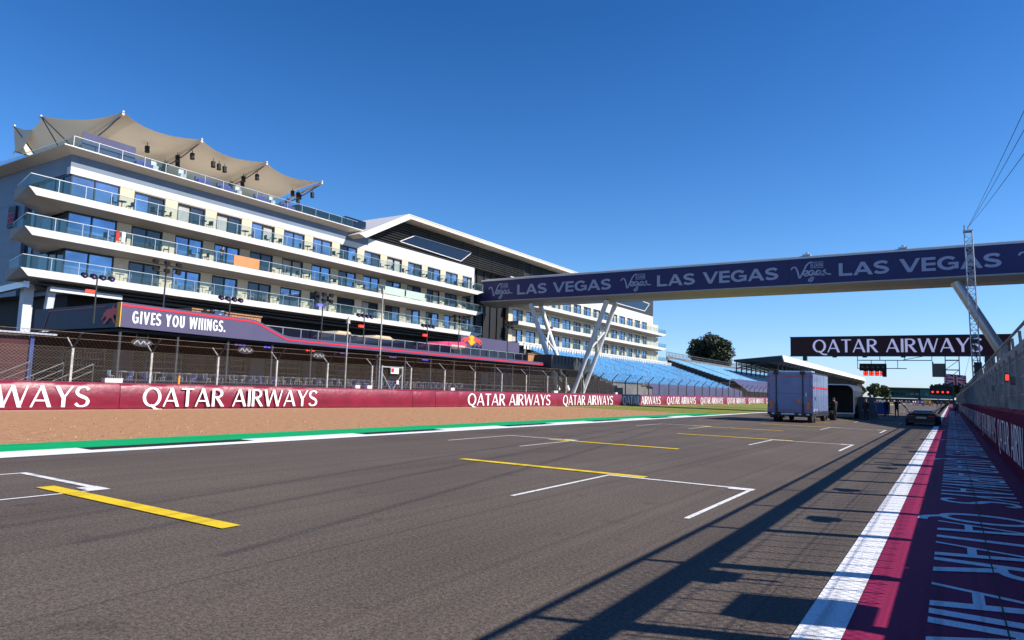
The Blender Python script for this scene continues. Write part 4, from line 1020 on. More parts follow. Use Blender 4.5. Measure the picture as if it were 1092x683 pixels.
for (xa, za), (xb, zb) in (((-52.7, 14.4), (-47.6, 1.6)), ((-40.2, 14.4), (-45.3, 1.2))):
    for yy in (87.0, 90.0):
        build(MB().tube((xa, yy, za), (xb, yy, zb), .36, .30, 12), 'leg', 'white_tube', br, smooth=True)
    mb = MB()
    for a, b in ((.3, .55), (.55, .3), (.75, .95)):
        pa = Vector((xa, 87, za)).lerp(Vector((xb, 87, zb)), a); pb = Vector((xa, 90, za)).lerp(Vector((xb, 90, zb)), b); mb.tube(pa, pb, .16, n=8)
    build(mb, 'leg_brace', 'white_tube', br, smooth=True)
mb = MB().box((-49.2, 85.8, 0), (-43.8, 91.2, 1.2)); build(mb, 'plinth', 'concrete', br)
build(MB().tube((.8, 87.2, 14.6), (6.6, 87.2, 3.0), .52, .52, 16), 'strut', 'silver', br, smooth=True)
mb = MB().box((5.9, 86.2, 0), (7.6, 88.2, 3.1)); build(mb, 'strut_base', 'concrete', br)
for q, x in enumerate((-14.6, -4.5)):
    mb = MB().box((x, 87, 18.66), (x + .9, 88, 18.85)); mb.tube((x + .45, 87.5, 18.85), (x + .45, 87.5, 19.1), .2)
    build_each(mb, 'roof_vent', 'silver', br)
sta = thing('shade_tower', 'unseen concrete tower behind the pit wall, shaped to shade the track by the footbridge', 'unseen tower', (10, 70, 0))  # out of view; added and sloped to throw the wedge of shadow on the track
build(MB().prism([(7.6, 51.5, 0), (7.6, 51.5, 8.6), (7.6, 78, 15), (7.6, 92, 15), (7.6, 92, 0)], (7, 0, 0)), 'sloped_wall', 'concrete', sta)
mb = MB()
for k in range(8): mb.prism([(7.55, 54 + 3.6 * k, 2.0), (7.55, 56.6 + 3.6 * k, 2.0), (7.55, 56.6 + 3.6 * k, 6.2 + .8 * k), (7.55, 54 + 3.6 * k, 5.6 + .8 * k)], (.03, 0, 0))
build_each(mb, 'panel', 'slate', sta)

# ------------------------------------------------------------ LED gantry
gn = thing('led_gantry', 'wide dark LED board over the track showing lilac white lettering', 'gantry sign', (-7, 100, 0))
YL = 100.0
build(MB().box((-18.45, YL, 7.35), (6.2, YL + .9, 9.85)), 'board', 'led', gn)
mb = MB().box((-18.55, YL - .04, 9.85), (6.3, YL + .95, 9.93)); mb.box((-18.55, YL - .04, 7.27), (6.3, YL + .95, 7.35)); build(mb, 'board_frame', 'dark_post', gn)
mb = MB(); write(mb, 'QATAR AIRWAYS', (-15.6, YL - .012, 7.78), (1, 0, 0), (0, 0, 1), 1.72, 19.0, SERIF, .004); build(mb, 'lit_lettering', 'led_letter', gn)
mb = MB()
for x, d in ((-16.9, .6), (-13.2, .15), (-9.6, .15), (-5.2, .15)): mb.box((x, YL + .1, 7.27 - d), (x + .5, YL + .7, 7.26))
build_each(mb, 'foot', 'dark_post', gn)
mb = MB()
for (a, b) in (((-10.25, 6.75), (-1.8, 6.75)), ((-10.25, 5.7), (-4.6, 5.7))): mb.beam((a[0], YL + .3, a[1]), (b[0], YL + .3, b[1]), .09, .10)
for x in (-10.2, -8.6, -7.0, -5.6): mb.beam((x, YL + .3, 5.7), (x, YL + .3, 6.75), .07, .07, upv=(1, 0, 0))
for x in (-10.2, -7.6, -4.8, -1.85): mb.beam((x, YL + .3, 6.75), (x, YL + .3, 7.3), .08, .08, upv=(1, 0, 0))
mb.beam((-5.0, YL + .3, 6.8), (-2.6, YL + .3, 7.3), .07, .07)
build(mb, 'hanging_frame', 'dark_post', gn)
mb = MB()
for x in (-.45, 1.0):
    for yy in (YL + .2, YL + 1.4): mb.box((x - .05, yy - .05, 3.8), (x + .05, yy + .05, 7.3))
for z in (4.3, 5.6, 6.8):
    mb.beam((-.45, YL + .2, z), (1.0, YL + .2, z), .06, .08); mb.beam((-.45, YL + 1.4, z), (1.0, YL + 1.4, z), .06, .08)
mb.beam((-.45, YL + .2, 5.6), (1.0, YL + .2, 6.8), .05, .06); mb.beam((-.45, YL + .2, 4.3), (1.0, YL + .2, 5.6), .05, .06)
build(mb, 'scaffold', 'dark_post', gn)
mb = MB().box((-1.85, YL - .1, 4.7), (-.5, YL + .8, 6.35)); mb.box((-1.85, YL - .12, 6.35), (-1.7, YL, 6.6)); build(mb, 'camera_box', 'conc_dk', gn)
build(MB().box((3.6, YL - .1, 0), (4.6, YL + 1.0, 7.3)), 'pylon', 'dark_post', gn)
lp = thing('start_lights', 'black start light panel with lit red lamps hung below the big LED board', 'start lights', (-8.4, YL, 5))
build(MB().box((-9.95, YL - .15, 5.38), (-6.85, YL + .25, 6.3)), 'panel', 'black', lp)
build(MB().box((-7.3, YL - .15, 4.6), (-6.85, YL + .2, 5.38)), 'side_panel', 'black', lp)
for k in range(4):
    x = -9.5 + .64 * k
    build(MB().box((x, YL - .1, 4.75), (x + .52, YL + .2, 5.37)), 'lamp_box', 'black', lp)
    for a in (0, 1):
        for b in (0, 1):
            build(MB().tube((x + .14 + .25 * a, YL - .14, 4.92 + .27 * b), (x + .14 + .25 * a, YL - .1, 4.92 + .27 * b), .10, n=10), 'lit_lamp', 'red_lamp', lp)
for k in range(5): build(MB().tube((-9.6 + .6 * k, YL - .19, 5.85), (-9.6 + .6 * k, YL - .15, 5.85), .16, n=10), 'dark_lamp', 'crate', lp)
l2 = thing('start_lights', 'low black light panel with red lamps in one row on a post', 'start lights', (-1, 160, 0))
build(MB().box((-3.5, 160, 2.95), (.3, 160.4, 4.7)), 'panel', 'black', l2); build(MB().box((.3, 160.1, 0), (.6, 160.4, 4.9)), 'post', 'dark_post', l2)
for k in range(4): build(MB().tube((-3.0 + .85 * k, 159.9, 3.5), (-3.0 + .85 * k, 160, 3.5), .2, n=10), 'lit_lamp', 'red_lamp', l2)
for k in range(5): build(MB().box((-3.3 + .75 * k, 160.1, 4.7), (-2.9 + .75 * k, 160.3, 5.0)), 'top_lamp', 'dark_post', l2)
# union flag on the scaffold
fl = thing('flag', 'red, white and blue union flag hanging from the scaffold under the LED board', 'flag', (-.6, YL - .5, 4.2))
def wave(x, z, d): return (-.55 + x, YL - .55 + .09 * math.sin(x * 4.2) + d, 3.85 + z - .10 * x)
def cloth(mb, poly, d):
    """subdivide a strip of the flag so that it follows the folds"""
    (a, b, c, e) = [Vector((*p, 0)) for p in poly]; n = 8
    mb.grid([[wave(*(a.lerp(b, i / n))[:2], d), wave(*(e.lerp(c, i / n))[:2], d)] for i in range(n + 1)])
FW, FH = 2.2, 1.25
def bandp(x0, z0, x1, z1, wd):
    dx, dz = x1 - x0, z1 - z0; l = math.hypot(dx, dz); px, pz = -dz / l * wd / 2, dx / l * wd / 2
    return [(x0 + px, z0 + pz), (x1 + px, z1 + pz), (x1 - px, z1 - pz), (x0 - px, z0 - pz)]
mb = MB(); cloth(mb, [(0, 0), (FW, 0), (FW, FH), (0, FH)], 0); build(mb, 'field', 'flag_blue', fl)
mb = MB(); cloth(mb, bandp(.1, .08, FW - .1, FH - .08, .22), -.012); cloth(mb, bandp(.1, FH - .08, FW - .1, .08, .22), -.016)
cloth(mb, [(0, FH / 2 - .2), (FW, FH / 2 - .2), (FW, FH / 2 + .2), (0, FH / 2 + .2)], -.024); cloth(mb, [(FW / 2 - .2, 0), (FW / 2 + .2, 0), (FW / 2 + .2, FH), (FW / 2 - .2, FH)], -.028); build(mb, 'white_cross', 'cl_white', fl)
mb = MB(); cloth(mb, bandp(.1, .08, FW - .1, FH - .08, .08), -.02); cloth(mb, bandp(.1, FH - .08, FW - .1, .08, .08), -.021)
cloth(mb, [(0, FH / 2 - .12), (FW, FH / 2 - .12), (FW, FH / 2 + .12), (0, FH / 2 + .12)], -.034); cloth(mb, [(FW / 2 - .12, 0), (FW / 2 + .12, 0), (FW / 2 + .12, FH), (FW / 2 - .12, FH)], -.038); build(mb, 'red_cross', 'flag_red', fl)
build(MB().tube((-.6, YL - .5, 3.7), (-.6, YL - .5, 5.4), .03).tube((-.6, YL - .5, 5.3), (-.45, YL + .2, 5.6), .03), 'pole', 'dark_post', fl)

# ------------------------------------------------------------ lattice mast with wires
ma = thing('lattice_mast', 'slim galvanised lattice mast standing behind the pit wall in front of the bridge', 'mast', (1.95, 75, 0))
mb = MB(); X0, Y0, S, ZT2 = 2.15, 75.0, .30, 17.4
def leg(i, z): k = z / ZT2; a = ((-1, -1), (1, -1), (1, 1), (-1, 1))[i]; return Vector((X0 - .35 * k + a[0] * S, Y0 + a[1] * S, z))
for i in range(4): mb.tube(leg(i, 0), leg(i, ZT2), .05, n=6)
z = .0; k = 0
while z < ZT2 - .5:
    for i in range(4):
        j = (i + 1) % 4
        mb.tube(leg(i if k % 2 else j, z), leg(j if k % 2 else i, z + .55), .028, n=4); mb.tube(leg(i, z), leg(j, z), .024, n=4)
    z += .55; k += 1
build(mb, 'lattice', 'steel', ma)
mb = MB().box((X0 - .75, Y0 - .4, ZT2), (X0 - .0, Y0 + .4, ZT2 + .12)); mb.box((X0 - .7, Y0 - .34, ZT2 + .12), (X0 - .6, Y0 - .24, ZT2 + .6)); mb.tube((X0 - .35, Y0, ZT2), (X0 - .35, Y0 - .3, ZT2 + .5), .05); build(mb, 'head', 'steel', ma)
mb = MB().box((X0 - .45, Y0 - .65, 7.0), (X0 + .0, Y0 - .32, 7.4)); mb.box((X0 - .3, Y0 - .72, 3.9), (X0 + .3, Y0 - .32, 5.3)); mb.tube((X0 - .0, Y0 - .5, 5.3), (X0 - .2, Y0 - .4, 7.0), .04); build(mb, 'camera_head', 'dark_post', ma)
mb = MB()
for (x, y, z) in ((2.56, 30, 12.5), (2.52, 30, 11.75), (2.48, 30, 10.85)):
    a = Vector((X0 - .35, Y0, ZT2 + .45)); b = Vector((x, y, z)); b = a + (b - a) * 1.5
    mb.path([a.lerp(b, i / 12) + Vector((0, 0, -.2 * 4 * (i / 12) * (1 - i / 12))) for i in range(13)], .013, 5)
build(mb, 'wire', 'dark_post', ma)
mb = MB().tube((X0 - .1, Y0, 8), (X0 - 1.6, Y0 + 1, 1.5), .015, n=4); mb.tube((X0 - .1, Y0, 8), (X0 + 1.5, Y0 + 1, 1.5), .015, n=4); build(mb, 'guy_wire', 'dark_post', ma)

# ------------------------------------------------------------ pit wall on the right, its pads, fence and boxes
pw = thing('pit_wall', 'maroon padded pit wall along the right edge with pale lettering', 'pit wall', (1.5, 30, 0))
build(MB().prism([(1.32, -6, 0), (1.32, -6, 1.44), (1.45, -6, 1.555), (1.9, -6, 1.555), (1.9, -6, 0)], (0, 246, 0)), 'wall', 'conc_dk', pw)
y = -6.0
while y < 120:
    e = .02
    mb = MB().add([(1.25, y + e, .02), (1.25, y + 2.95, .02), (1.25, y + 2.95, 1.38), (1.25, y + e, 1.38), (1.29, y + e, 1.46), (1.29, y + 2.95, 1.46), (1.46, y + e, 1.58), (1.46, y + 2.95, 1.58), (1.318, y + e, .02), (1.318, y + 2.95, .02)],
                  [(0, 1, 2, 3), (3, 2, 5, 4), (4, 5, 7, 6), (0, 3, 4, 8), (1, 2, 5, 9)])
    build(mb, 'pad', 'maroon_dk', pw); y += 2.97
for k in range(-1, 8):
    mb = MB(); write(mb, 'QATAR AIRWAYS', (1.243, 27.1 + 13.6 * k, .34), (0, -1, 0), (0, 0, 1), .86, 12.3, SERIF, .0015); build(mb, 'lettering', 'floor_letter', pw)
rf = thing('pit_fence', 'tall grey mesh fence with a sloped top standing on the pit wall', 'fence', (1.95, 30, 1.5))
XR = 1.40
n = 0; y = -5.0; pys = []
while y < 236: pys.append(y); y += 2.22 if y < 110 else 4.44
for y in pys:
    mb = MB().box((XR - .13, y - .07, 1.56), (XR + .05, y + .07, 2.9)); mb.beam((XR, y, 2.88), (XR - .03, y, 3.36), .06, .07, upv=(0, 1, 0)); build(mb, 'post', 'fence_bar', rf)
rows = [[(XR - .055, y, 1.58), (XR - .055, y, 2.8)] for y in pys]; build(MB().grid(rows), 'wire_mesh', 'mesh_right', rf)
rows = [[(XR - .06, y, 3.05), (XR - .09, y, 3.34)] for y in pys]; build(MB().grid(rows), 'top_mesh', 'mesh_right', rf)
mb = MB().box((XR - .09, -5, 2.80), (XR - .06, 236, 3.04)); build(mb, 'cable_tray', 'fence_bar', rf)
mb = MB(); y = -4.9
while y < 150: mb.box((XR - .05, y, 1.59), (XR - .034, y + .018, 2.8)); y += .36 if y < 60 else .72
build(mb, 'upright_bars', 'fence_bar', rf)
mb = MB().box((XR - .12, -5, 3.33), (XR - .07, 236, 3.37)); build(mb, 'top_rail', 'fence_bar', rf)
mb = MB()
for z in (1.9, 2.3, 2.7): mb.path([(XR - .07, -5, z), (XR - .07, 236, z)], .005, 4)
build(mb, 'tension_wire', 'steel', rf)
XS = 1.42
def signal_box(y, z0, h, w_, nm):
    t = thing('signal_box', nm, 'signal box', (XS, y, z0), group='grey boxes on the pit wall fence')
    mb = MB().box((XS - .12, y, z0), (XS + .14, y + w_, z0 + h)); build(mb, 'housing', 'rail_dim', t)
    mb = MB().box((XS - .126, y + .08, z0 + .08), (XS - .121, y + w_ - .08, z0 + h - .08)); build(mb, 'dark_face', 'crate', t)
    mb = MB().box((XS + .0, y - .03, z0 - .16), (XS + .2, y + .1, z0)); build(mb, 'bracket', 'steel', t)
for q, (y, z0, h, w_, nm) in enumerate(((21.6, 1.6, .62, .6, 'nearest grey signal box on the pit wall, below a small camera'), (27.2, 1.6, .52, .7, 'second grey signal box along the pit wall'), (36, 1.6, .5, .8, 'third grey signal box along the pit wall'), (46, 1.6, .5, .8, 'fourth grey signal box along the pit wall'), (6.6, 1.75, .65, .7, 'grey signal box on the pit wall beside the camera position, outside the picture'))):
    signal_box(y, z0, h, w_, nm)
for q, (y, z) in enumerate(((20.5, 2.15), (29.5, 2.1), (11.6, 2.3), (7.7, 2.6), (15.3, 2.4))):
    nm = ('small pale camera on the pit fence above the nearest signal box', 'small pale camera on the pit fence above the second signal box', 'small camera on the pit fence, third from the picture edge', 'small camera high on the pit fence beside the photographer', 'small camera on the pit fence just outside the picture')[q]
    mb = MB().box((XS - .2, y, z), (XS + .0, y + .35, z + .2)); mb.tube((XS - .1, y - .12, z + .1), (XS - .1, y, z + .1), .08, n=10); mb.tube((XS - .05, y + .15, z - .3), (XS - .05, y + .15, z), .03); mb.beam((XS - .05, y + .15, z - .28), (XR, y + .15, z - .28), .04, .04)
    tag(build(mb, 'fence_camera', 'rail_dim'), nm, 'camera', 'cameras on the pit wall fence')
t = thing('marshal_lamp', 'small red lamp on the pit wall fence near the right picture edge', 'lamp', (1.8, 26, 2.6))
build(MB().box((1.20, 22.2, 2.25), (1.34, 22.45, 2.5)), 'housing', 'crate', t); build(MB().box((1.23, 22.196, 2.3), (1.31, 22.199, 2.45)), 'lit_face', 'red_lamp', t)

# ------------------------------------------------------------ grandstands
def seat_add(mb, x, y, z):
    mb.add([(x + .02, y - .2, z + .42), (x + .02, y + .2, z + .42), (x - .36, y + .2, z + .40), (x - .36, y - .2, z + .40), (x - .46, y + .2, z + .82), (x - .46, y - .2, z + .82), (x + .02, y - .2, z + .25), (x + .02, y + .2, z + .25)],
           [(0, 1, 2, 3), (3, 2, 4, 5), (0, 6, 7, 1)])
def grandstand(name, label, Y0, Y1, xf, zf, xb, zb, rows, smat, aisles, skip=0):
    t = thing(name, label, 'grandstand', (xf, (Y0 + Y1) / 2, 0))
    dx, dz = (xb - xf) / rows, (zb - zf) / rows
    mb = MB(); prof = []
    for r in range(rows):
        prof += [(xf + dx * r, zf + dz * r), (xf + dx * (r + 1), zf + dz * r)]
    prof += [(xb, zb), (xb, 0), (xf, 0)]
    A = [(x, Y0, z) for x, z in prof]; B = [(x, Y1, z) for x, z in prof]
    mb.grid([A, B], close=True); mb.add(A, [tuple(range(len(A)))]); mb.add(B, [tuple(range(len(B)))])
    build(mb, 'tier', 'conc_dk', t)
    one = MB(); seat_add(one, 0, 0, 0); ome = one.mesh('seat', [smat])
    mb = MB(); n = 0
    for r in range(skip, rows):
        y = Y0 + .5
        while y < Y1 - .4:
            if not any(abs(y - a) < .6 for a in aisles):
                x = xf + dx * r - .35; z = zf + dz * r
                if n < 100: link('seat', ome, t, loc=(x, y, z)); n += 1
                else: seat_add(mb, x, y, z)
            y += .52
    o = build(mb, 'seats', smat, t); o['kind'] = 'stuff'
    return t, dx, dz
ga, dx, dz = grandstand('grandstand', 'blue seated grandstand below the far hotel block, behind the debris fence', 96, 166, -41.5, 2.3, -58.6, 8.1, 18, 'seat', (112, 129, 147), 2)
mb = MB().prism([(-41.42, 108, .9), (-41.42, 108, 2.6), (-43.0, 108, 3.2), (-43.0, 108, 3.1), (-41.48, 108, 2.5), (-41.48, 108, .9)], (0, 57.8, 0)); build(mb, 'seat_cover', 'tarp', ga)
mb = MB()
for y in (112, 129, 147):
    for r in range(18): mb.box((-41.6 + dx * r - .5, y - .5, 2.32 + dz * r), (-41.6 + dx * r + .0, y + .5, 2.45 + dz * r))
build_each(mb, 'aisle_step', 'concrete', ga)
for y in (112, 120.5, 129, 138, 147, 156):
    for r in range(6, 14, 3): build(MB().path([(-41.5 + dx * r, y, 2.4 + dz * r), (-41.5 + dx * r, y, 3.4 + dz * r), (-41.5 + dx * (r + 2), y, 3.4 + dz * (r + 2))], .04, 5), 'aisle_rail', 'steel', ga)
gb, dx, dz = grandstand('grandstand', 'higher blue grandstand with a railed top and dark stepped end, below the big tree', 167.5, 300, -44.8, 5.0, -60.2, 9.9, 16, 'seat2', (190, 214, 240, 268))
mb = MB().prism([(-40.5, 168, 2.6), (-40.5, 299, 2.6), (-44.7, 299, 5.6), (-44.7, 168, 5.6)], (0, 0, .08)); build(mb, 'seat_cover', 'tarp', gb)
mb = MB().box((-60.6, 167.2, 9.9), (-60.3, 300, 11.0)); build(mb, 'rear_wall', 'conc_dk', gb)
mb = MB(); y = 167.3
while y < 300: mb.box((-60.58, y, 11.0), (-60.5, y + .08, 12.1)); y += 1.1
mb.box((-60.6, 167.2, 12.1), (-60.45, 300, 12.2)); mb.box((-60.6, 167.2, 11.55), (-60.5, 300, 11.6)); build(mb, 'rear_railing', 'crate', gb)
mb = MB()
for r in range(16): mb.box((-44.8 + dx * (r + 1), 167.0, 0), (-44.8 + dx * r, 167.45, 5.35 + dz * r)); 
mb.path([(-44.8, 167.2, 6.2), (-60.2, 167.2, 11.2)], .05, 5); build(mb, 'stepped_end', 'louvre', gb)
gc = thing('roofed_grandstand', 'roofed grandstand with a long white roof edge behind the lilac truck', 'grandstand', (-48, 300, 0))
mb = MB().prism([(-40, 205, 13.4), (-39.5, 205, 11.6), (-53.5, 205, 11.7), (-53.5, 205, 12.1)], (0, 222, 0)); build(mb, 'roof', 'white', gc)
mb = MB().prism([(-39.7, 204.9, 11.56), (-53.5, 204.9, 11.66), (-53.5, 204.9, 11.5), (-40.1, 204.9, 11.4)], (0, 222, 0)); mb.prism([(-40.3, 204.85, 13.2), (-39.8, 204.85, 11.6), (-53.6, 204.85, 11.6), (-53.6, 204.85, 12.05)], (0, .1, 0)); build(mb, 'roof_underside', 'louvre', gc)
mb = MB(); y = 206
while y < 427:
    mb.box((-41.6, y, 3), (-41.35, y + .25, 11.4)); mb.beam((-53, y, 9.6), (-45, y, 11.3), .25, .35); mb.box((-53.3, y, 0), (-53.0, y + .3, 11.5)); y += 6
build(mb, 'roof_post', 'dark_post', gc)
mb = MB(); y = 205.3
while y < 260: build(MB().box((-52.6, y, 10.4), (-52.5, y + .9, 11.3)), 'truss_panel', 'white', gc); y += 1.5
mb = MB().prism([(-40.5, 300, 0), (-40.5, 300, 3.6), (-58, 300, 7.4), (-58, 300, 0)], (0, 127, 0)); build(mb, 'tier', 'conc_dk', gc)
mb = MB().box((-40.4, 225, 0), (-40.1, 427, 3.4)); build(mb, 'front_wall', 'concrete', gc)
mb = MB().box((-42.5, 405, 6.5), (-41.7, 427, 9.6)); mb.box((-41.69, 407, 7.2), (-41.65, 425, 7.7)); build(mb, 'end_banner', 'red_dk', gc)

# ------------------------------------------------------------ trees
def leafy(mb, c, rad, n, size, rr, squash=1.0):
    for _ in range(n):
        u = rr.gauss(0, 1), rr.gauss(0, 1), rr.gauss(0, 1); l = math.sqrt(sum(q * q for q in u)) or 1
        k = rad * (rr.random() ** .4) / l
        p = Vector((c[0] + u[0] * k, c[1] + u[1] * k, c[2] + u[2] * k * squash))
        a = Vector((rr.uniform(-1, 1), rr.uniform(-1, 1), rr.uniform(-.6, .6))).normalized(); b = a.cross(Vector((rr.uniform(-1, 1), rr.uniform(-1, 1), rr.uniform(-1, 1)))).normalized()
        s = size * rr.uniform(.6, 1.4)
        mb.quad(p - a * s, p - b * s * .5, p + a * s, p + b * s * .5)
def tree(label, base, h, rx, rz, seed, nclump, nleaf, lsize, leaf='leaf', group='trees behind the stands'):
    rr = random.Random(seed); t = thing('tree', label, 'tree', base, group=group)
    x, y, z = base; cz = z + h - rz
    mb = MB().tube((x, y, z - .2), (x + .2, y, z + h * .35), .055 * h * .5, .035 * h * .5, 10)
    cl = []
    for i in range(nclump):
        a = rr.uniform(0, 6.283); el = rr.uniform(-.75, 1); r = rr.uniform(.45, 1.0)
        ce = math.sqrt(max(0, 1 - el * el)); cl.append((x + rx * .84 * r * ce * math.cos(a), y + rx * .84 * r * ce * math.sin(a), cz + rz * .84 * r * el))
    for c in cl[:9]: mb.tube((x + .2, y, z + h * .33), c, .012 * h, .004 * h, 6)
    build(mb, 'trunk', 'bark', t)
    lf = MB()
    for c in cl: leafy(lf, c, rx * rr.uniform(.20, .34), nleaf, lsize, rr, .85)
    build(lf, 'crown', leaf, t)
    return t
tree('large round dark tree standing behind the blue grandstands', (-71.0, 240, 0), 23.6, 8.2, 7.6, 5, 170, 230, .40)
rr = random.Random(21)
far = [(-106, 520, 15), (-97, 500, 17), (-88, 530, 16), (-80, 505, 18.5), (-72, 520, 17), (-65, 500, 17.5), (-58, 515, 18), (-51, 500, 15.5), (-45, 540, 14), (-39, 545, 12), (-22, 640, 13), (-8, 600, 15), (-1, 585, 17), (6, 590, 18), (13, 600, 16)]
for i, (x, y, h) in enumerate(far):
    wh = 'left of the teal buildings, %s from the left' % ORD[i] if i < 10 else 'behind the flag and dark wall, %s from the left' % ORD[i - 10]
    tree('green tree far down the straight ' + wh, (x, y, 0), h, 5.0 if i < 10 else 5.5, h * .46, 40 + i, 60, 70, .62, 'leaf2' if i < 10 else 'leaf', 'far trees at the end of the straight')

# ------------------------------------------------------------ the far end of the straight
tb = thing('teal_building', 'long low teal building at the far end of the straight', 'building', (-20, 560, 0))
build(MB().box((-37, 560, 3.2), (-18, 575, 10.2)).box((-17.8, 555, 3.2), (2, 575, 9.6)), 'wall', 'teal', tb)
mb = MB()
for x in range(-36, 2, 3): mb.box((x, 554.8 if x > -18 else 559.8, 5.4), (x + 2.2, 554.9 if x > -18 else 559.9, 7.0))
build(mb, 'window', 'pane_dark', tb); build(MB().box((-37.3, 553, 9.9), (2.3, 576, 10.5)), 'roof', 'conc_dk', tb)
tag(build(MB().box((-60, 540, 0), (12, 541, 2.6)).box((-60, 539.9, 2.6), (12, 541.1, 2.8)), 'tyre_wall', 'frame'), 'dark barrier wall closing the far end of the straight', 'wall')
sheet('far_gravel', 'gravel', [rect(-80, 395, -27, 520)], .012)
for i, (x, y, wd, h, mt, nm) in enumerate(((-33, 330, 5, 1.2, 'red', 'red block at the far trackside left of the crowd'), (-27, 345, 3, 1.3, 'white', 'white block at the far trackside left of the crowd'), (-22, 352, 3.2, 1.2, 'red', 'red block at the far trackside behind the crowd'), (-9.4, 330, 2.6, 2.0, 'orange_mark', 'orange box beyond the crowd near the right side'), (-15, 420, 4, 1.8, 'cl_blue', 'blue box far beyond the crowd'), (-6, 300, .5, 1.2, 'orange_mark', 'small orange marker right of the crowd'))):
    mb = MB().box((x, y, 0), (x + wd, y + .8, h)); mb.box((x - .05, y - .05, h), (x + wd + .05, y + .85, h + .06)); tag(build(mb, 'far_block', mt), nm, 'block')

# ------------------------------------------------------------ lilac truck seen from behind
tk = thing('truck', 'lilac box truck standing on the track, seen from behind with red outline tape', 'truck', (-9.12, 49, 0))
x0, x1, y0, y1, z0, z1 = -10.57, -7.67, 49.0, 55.6, .62, 3.36
bm = MB().box((x0, y0, z0), (x1, y1, z1)); me = bm.mesh('body', ['truck'])
b2 = bmesh.new(); b2.from_mesh(me); bmesh.ops.bevel(b2, geom=b2.edges[:], offset=.05, segments=2, affect='EDGES'); b2.to_mesh(me); b2.free()
body = link('body', me, tk)
mb = MB().box((x0 + .12, y0 - .03, .78), (x1 - .12, y0 - .002, 3.14)); dr = build(mb, 'rear_door', 'truck', tk)
mb = MB()
a, b, c, d = x0 + .16, x1 - .16, .82, 3.10; tw = .045
mb.box((a, y0 - .036, d - tw), (b, y0 - .031, d)); mb.box((a, y0 - .036, c), (b, y0 - .031, c + tw)); mb.box((a, y0 - .036, c + tw), (a + tw, y0 - .031, d - tw)); mb.box((b - tw, y0 - .036, c + tw), (b, y0 - .031, d - tw)); build(mb, 'reflective_tape', 'tape', dr)
for x in (x0 + .60, x1 - .62):
    mb = MB().box((x - .035, y0 - .075, 1.25), (x + .035, y0 - .037, 3.28)); mb.box((x - .05, y0 - .16, .45), (x + .05, y0 - .037, 1.28)); mb.box((x - .16, y0 - .12, 3.2), (x + .16, y0 + .05, 3.42)); build(mb, 'lift_arm', 'truck_dk', tk)
for x in (x0 + .20, x1 - .36):
    mb = MB().box((x, y0 - .06, .90), (x + .16, y0 - .037, 1.42)); build_each(mb, 'tail_light', 'lampo', tk)
build(MB().box((x1 - 1.0, y0 - .05, 1.32), (x1 - .78, y0 - .037, 1.58)), 'hazard_plate', 'lampo', tk)
build(MB().box((x1 - .46, y0 - .06, 1.75), (x1 - .38, y0 - .037, 2.0)), 'door_handle', 'silver', tk)
mb = MB().box((x0 + .02, y0 - .08, .48), (x1 - .02, y0 + .1, .64)); mb.box((x0 + .1, y0 + .1, .42), (x1 - .1, y1 - .1, .62)); build(mb, 'chassis', 'truck_dk', tk)
mb = MB()
for x in (x0 + .3, x0 + .9, x1 - .9, x1 - .4): mb.box((x, y0 - .095, .51), (x + .18, y0 - .082, .60))
mb.box((x0 + 1.1, y0 - .095, .52), (x0 + 1.75, y0 - .083, .61)); build_each(mb, 'rear_lamp', 'silver', tk)
mb = MB().box((x1 + .002, y0 + .6, 1.0), (x1 + .012, y0 + 2.0, 3.05)); sd = build(mb, 'side_door', 'truck', tk)
mb = MB().box((x1 + .013, y0 + 1.28, 1.0), (x1 + .02, y0 + 1.31, 3.05)); mb.box((x1 + .013, y0 + .7, 1.5), (x1 + .05, y0 + .75, 1.75)); build(mb, 'door_seam', 'truck_dk', sd)
mb = MB()
for y in (y0 + 2.1, y0 + 3.3, y0 + 4.5): mb.box((x1 + .002, y, .7), (x1 + .008, y + .02, 3.3))
mb.box((x1 + .002, y0 + .1, .70), (x1 + .02, y1 - .1, .76)); mb.box((x1 + .002, y0 + .05, 3.28), (x1 + .03, y1 - .05, 3.34)); build_each(mb, 'panel_seam', 'truck_dk', body)
mb = MB()
for x in (x0 + .05, x1 - .09):
    for z in (1.0, 1.7, 2.4, 3.0): mb.box((x, y0 - .02, z), (x + .04, y0 - .002, z + .12))
mb.box((x0 + .3, y0 - .036, 1.92), (x1 - .3, y0 - .033, 1.935)); build_each(mb, 'hinge', 'truck_dk', dr)
mb = MB().box((x0 + .1, y0 + .3, 3.36), (x1 - .1, y0 + .34, 3.40)); mb.box((x0 + .4, y0 + 2, 3.36), (x1 - .4, y0 + 3.4, 3.52)); build_each(mb, 'roof_vent', 'silver', tk)
mb = MB().box((x1 + .021, y0 + .12, 2.30), (x1 + .026, y0 + 1.5, 2.41)); mb.box((x1 + .021, y0 + 1.7, 2.30), (x1 + .026, y0 + 3.6, 2.41)); mb.box((x1 + .021, y0 + 3.8, 2.30), (x1 + .026, y1 - .3, 2.41)); build(mb, 'red_stripe', 'red', body)
wm = MB()
for s in (0, 1): pass
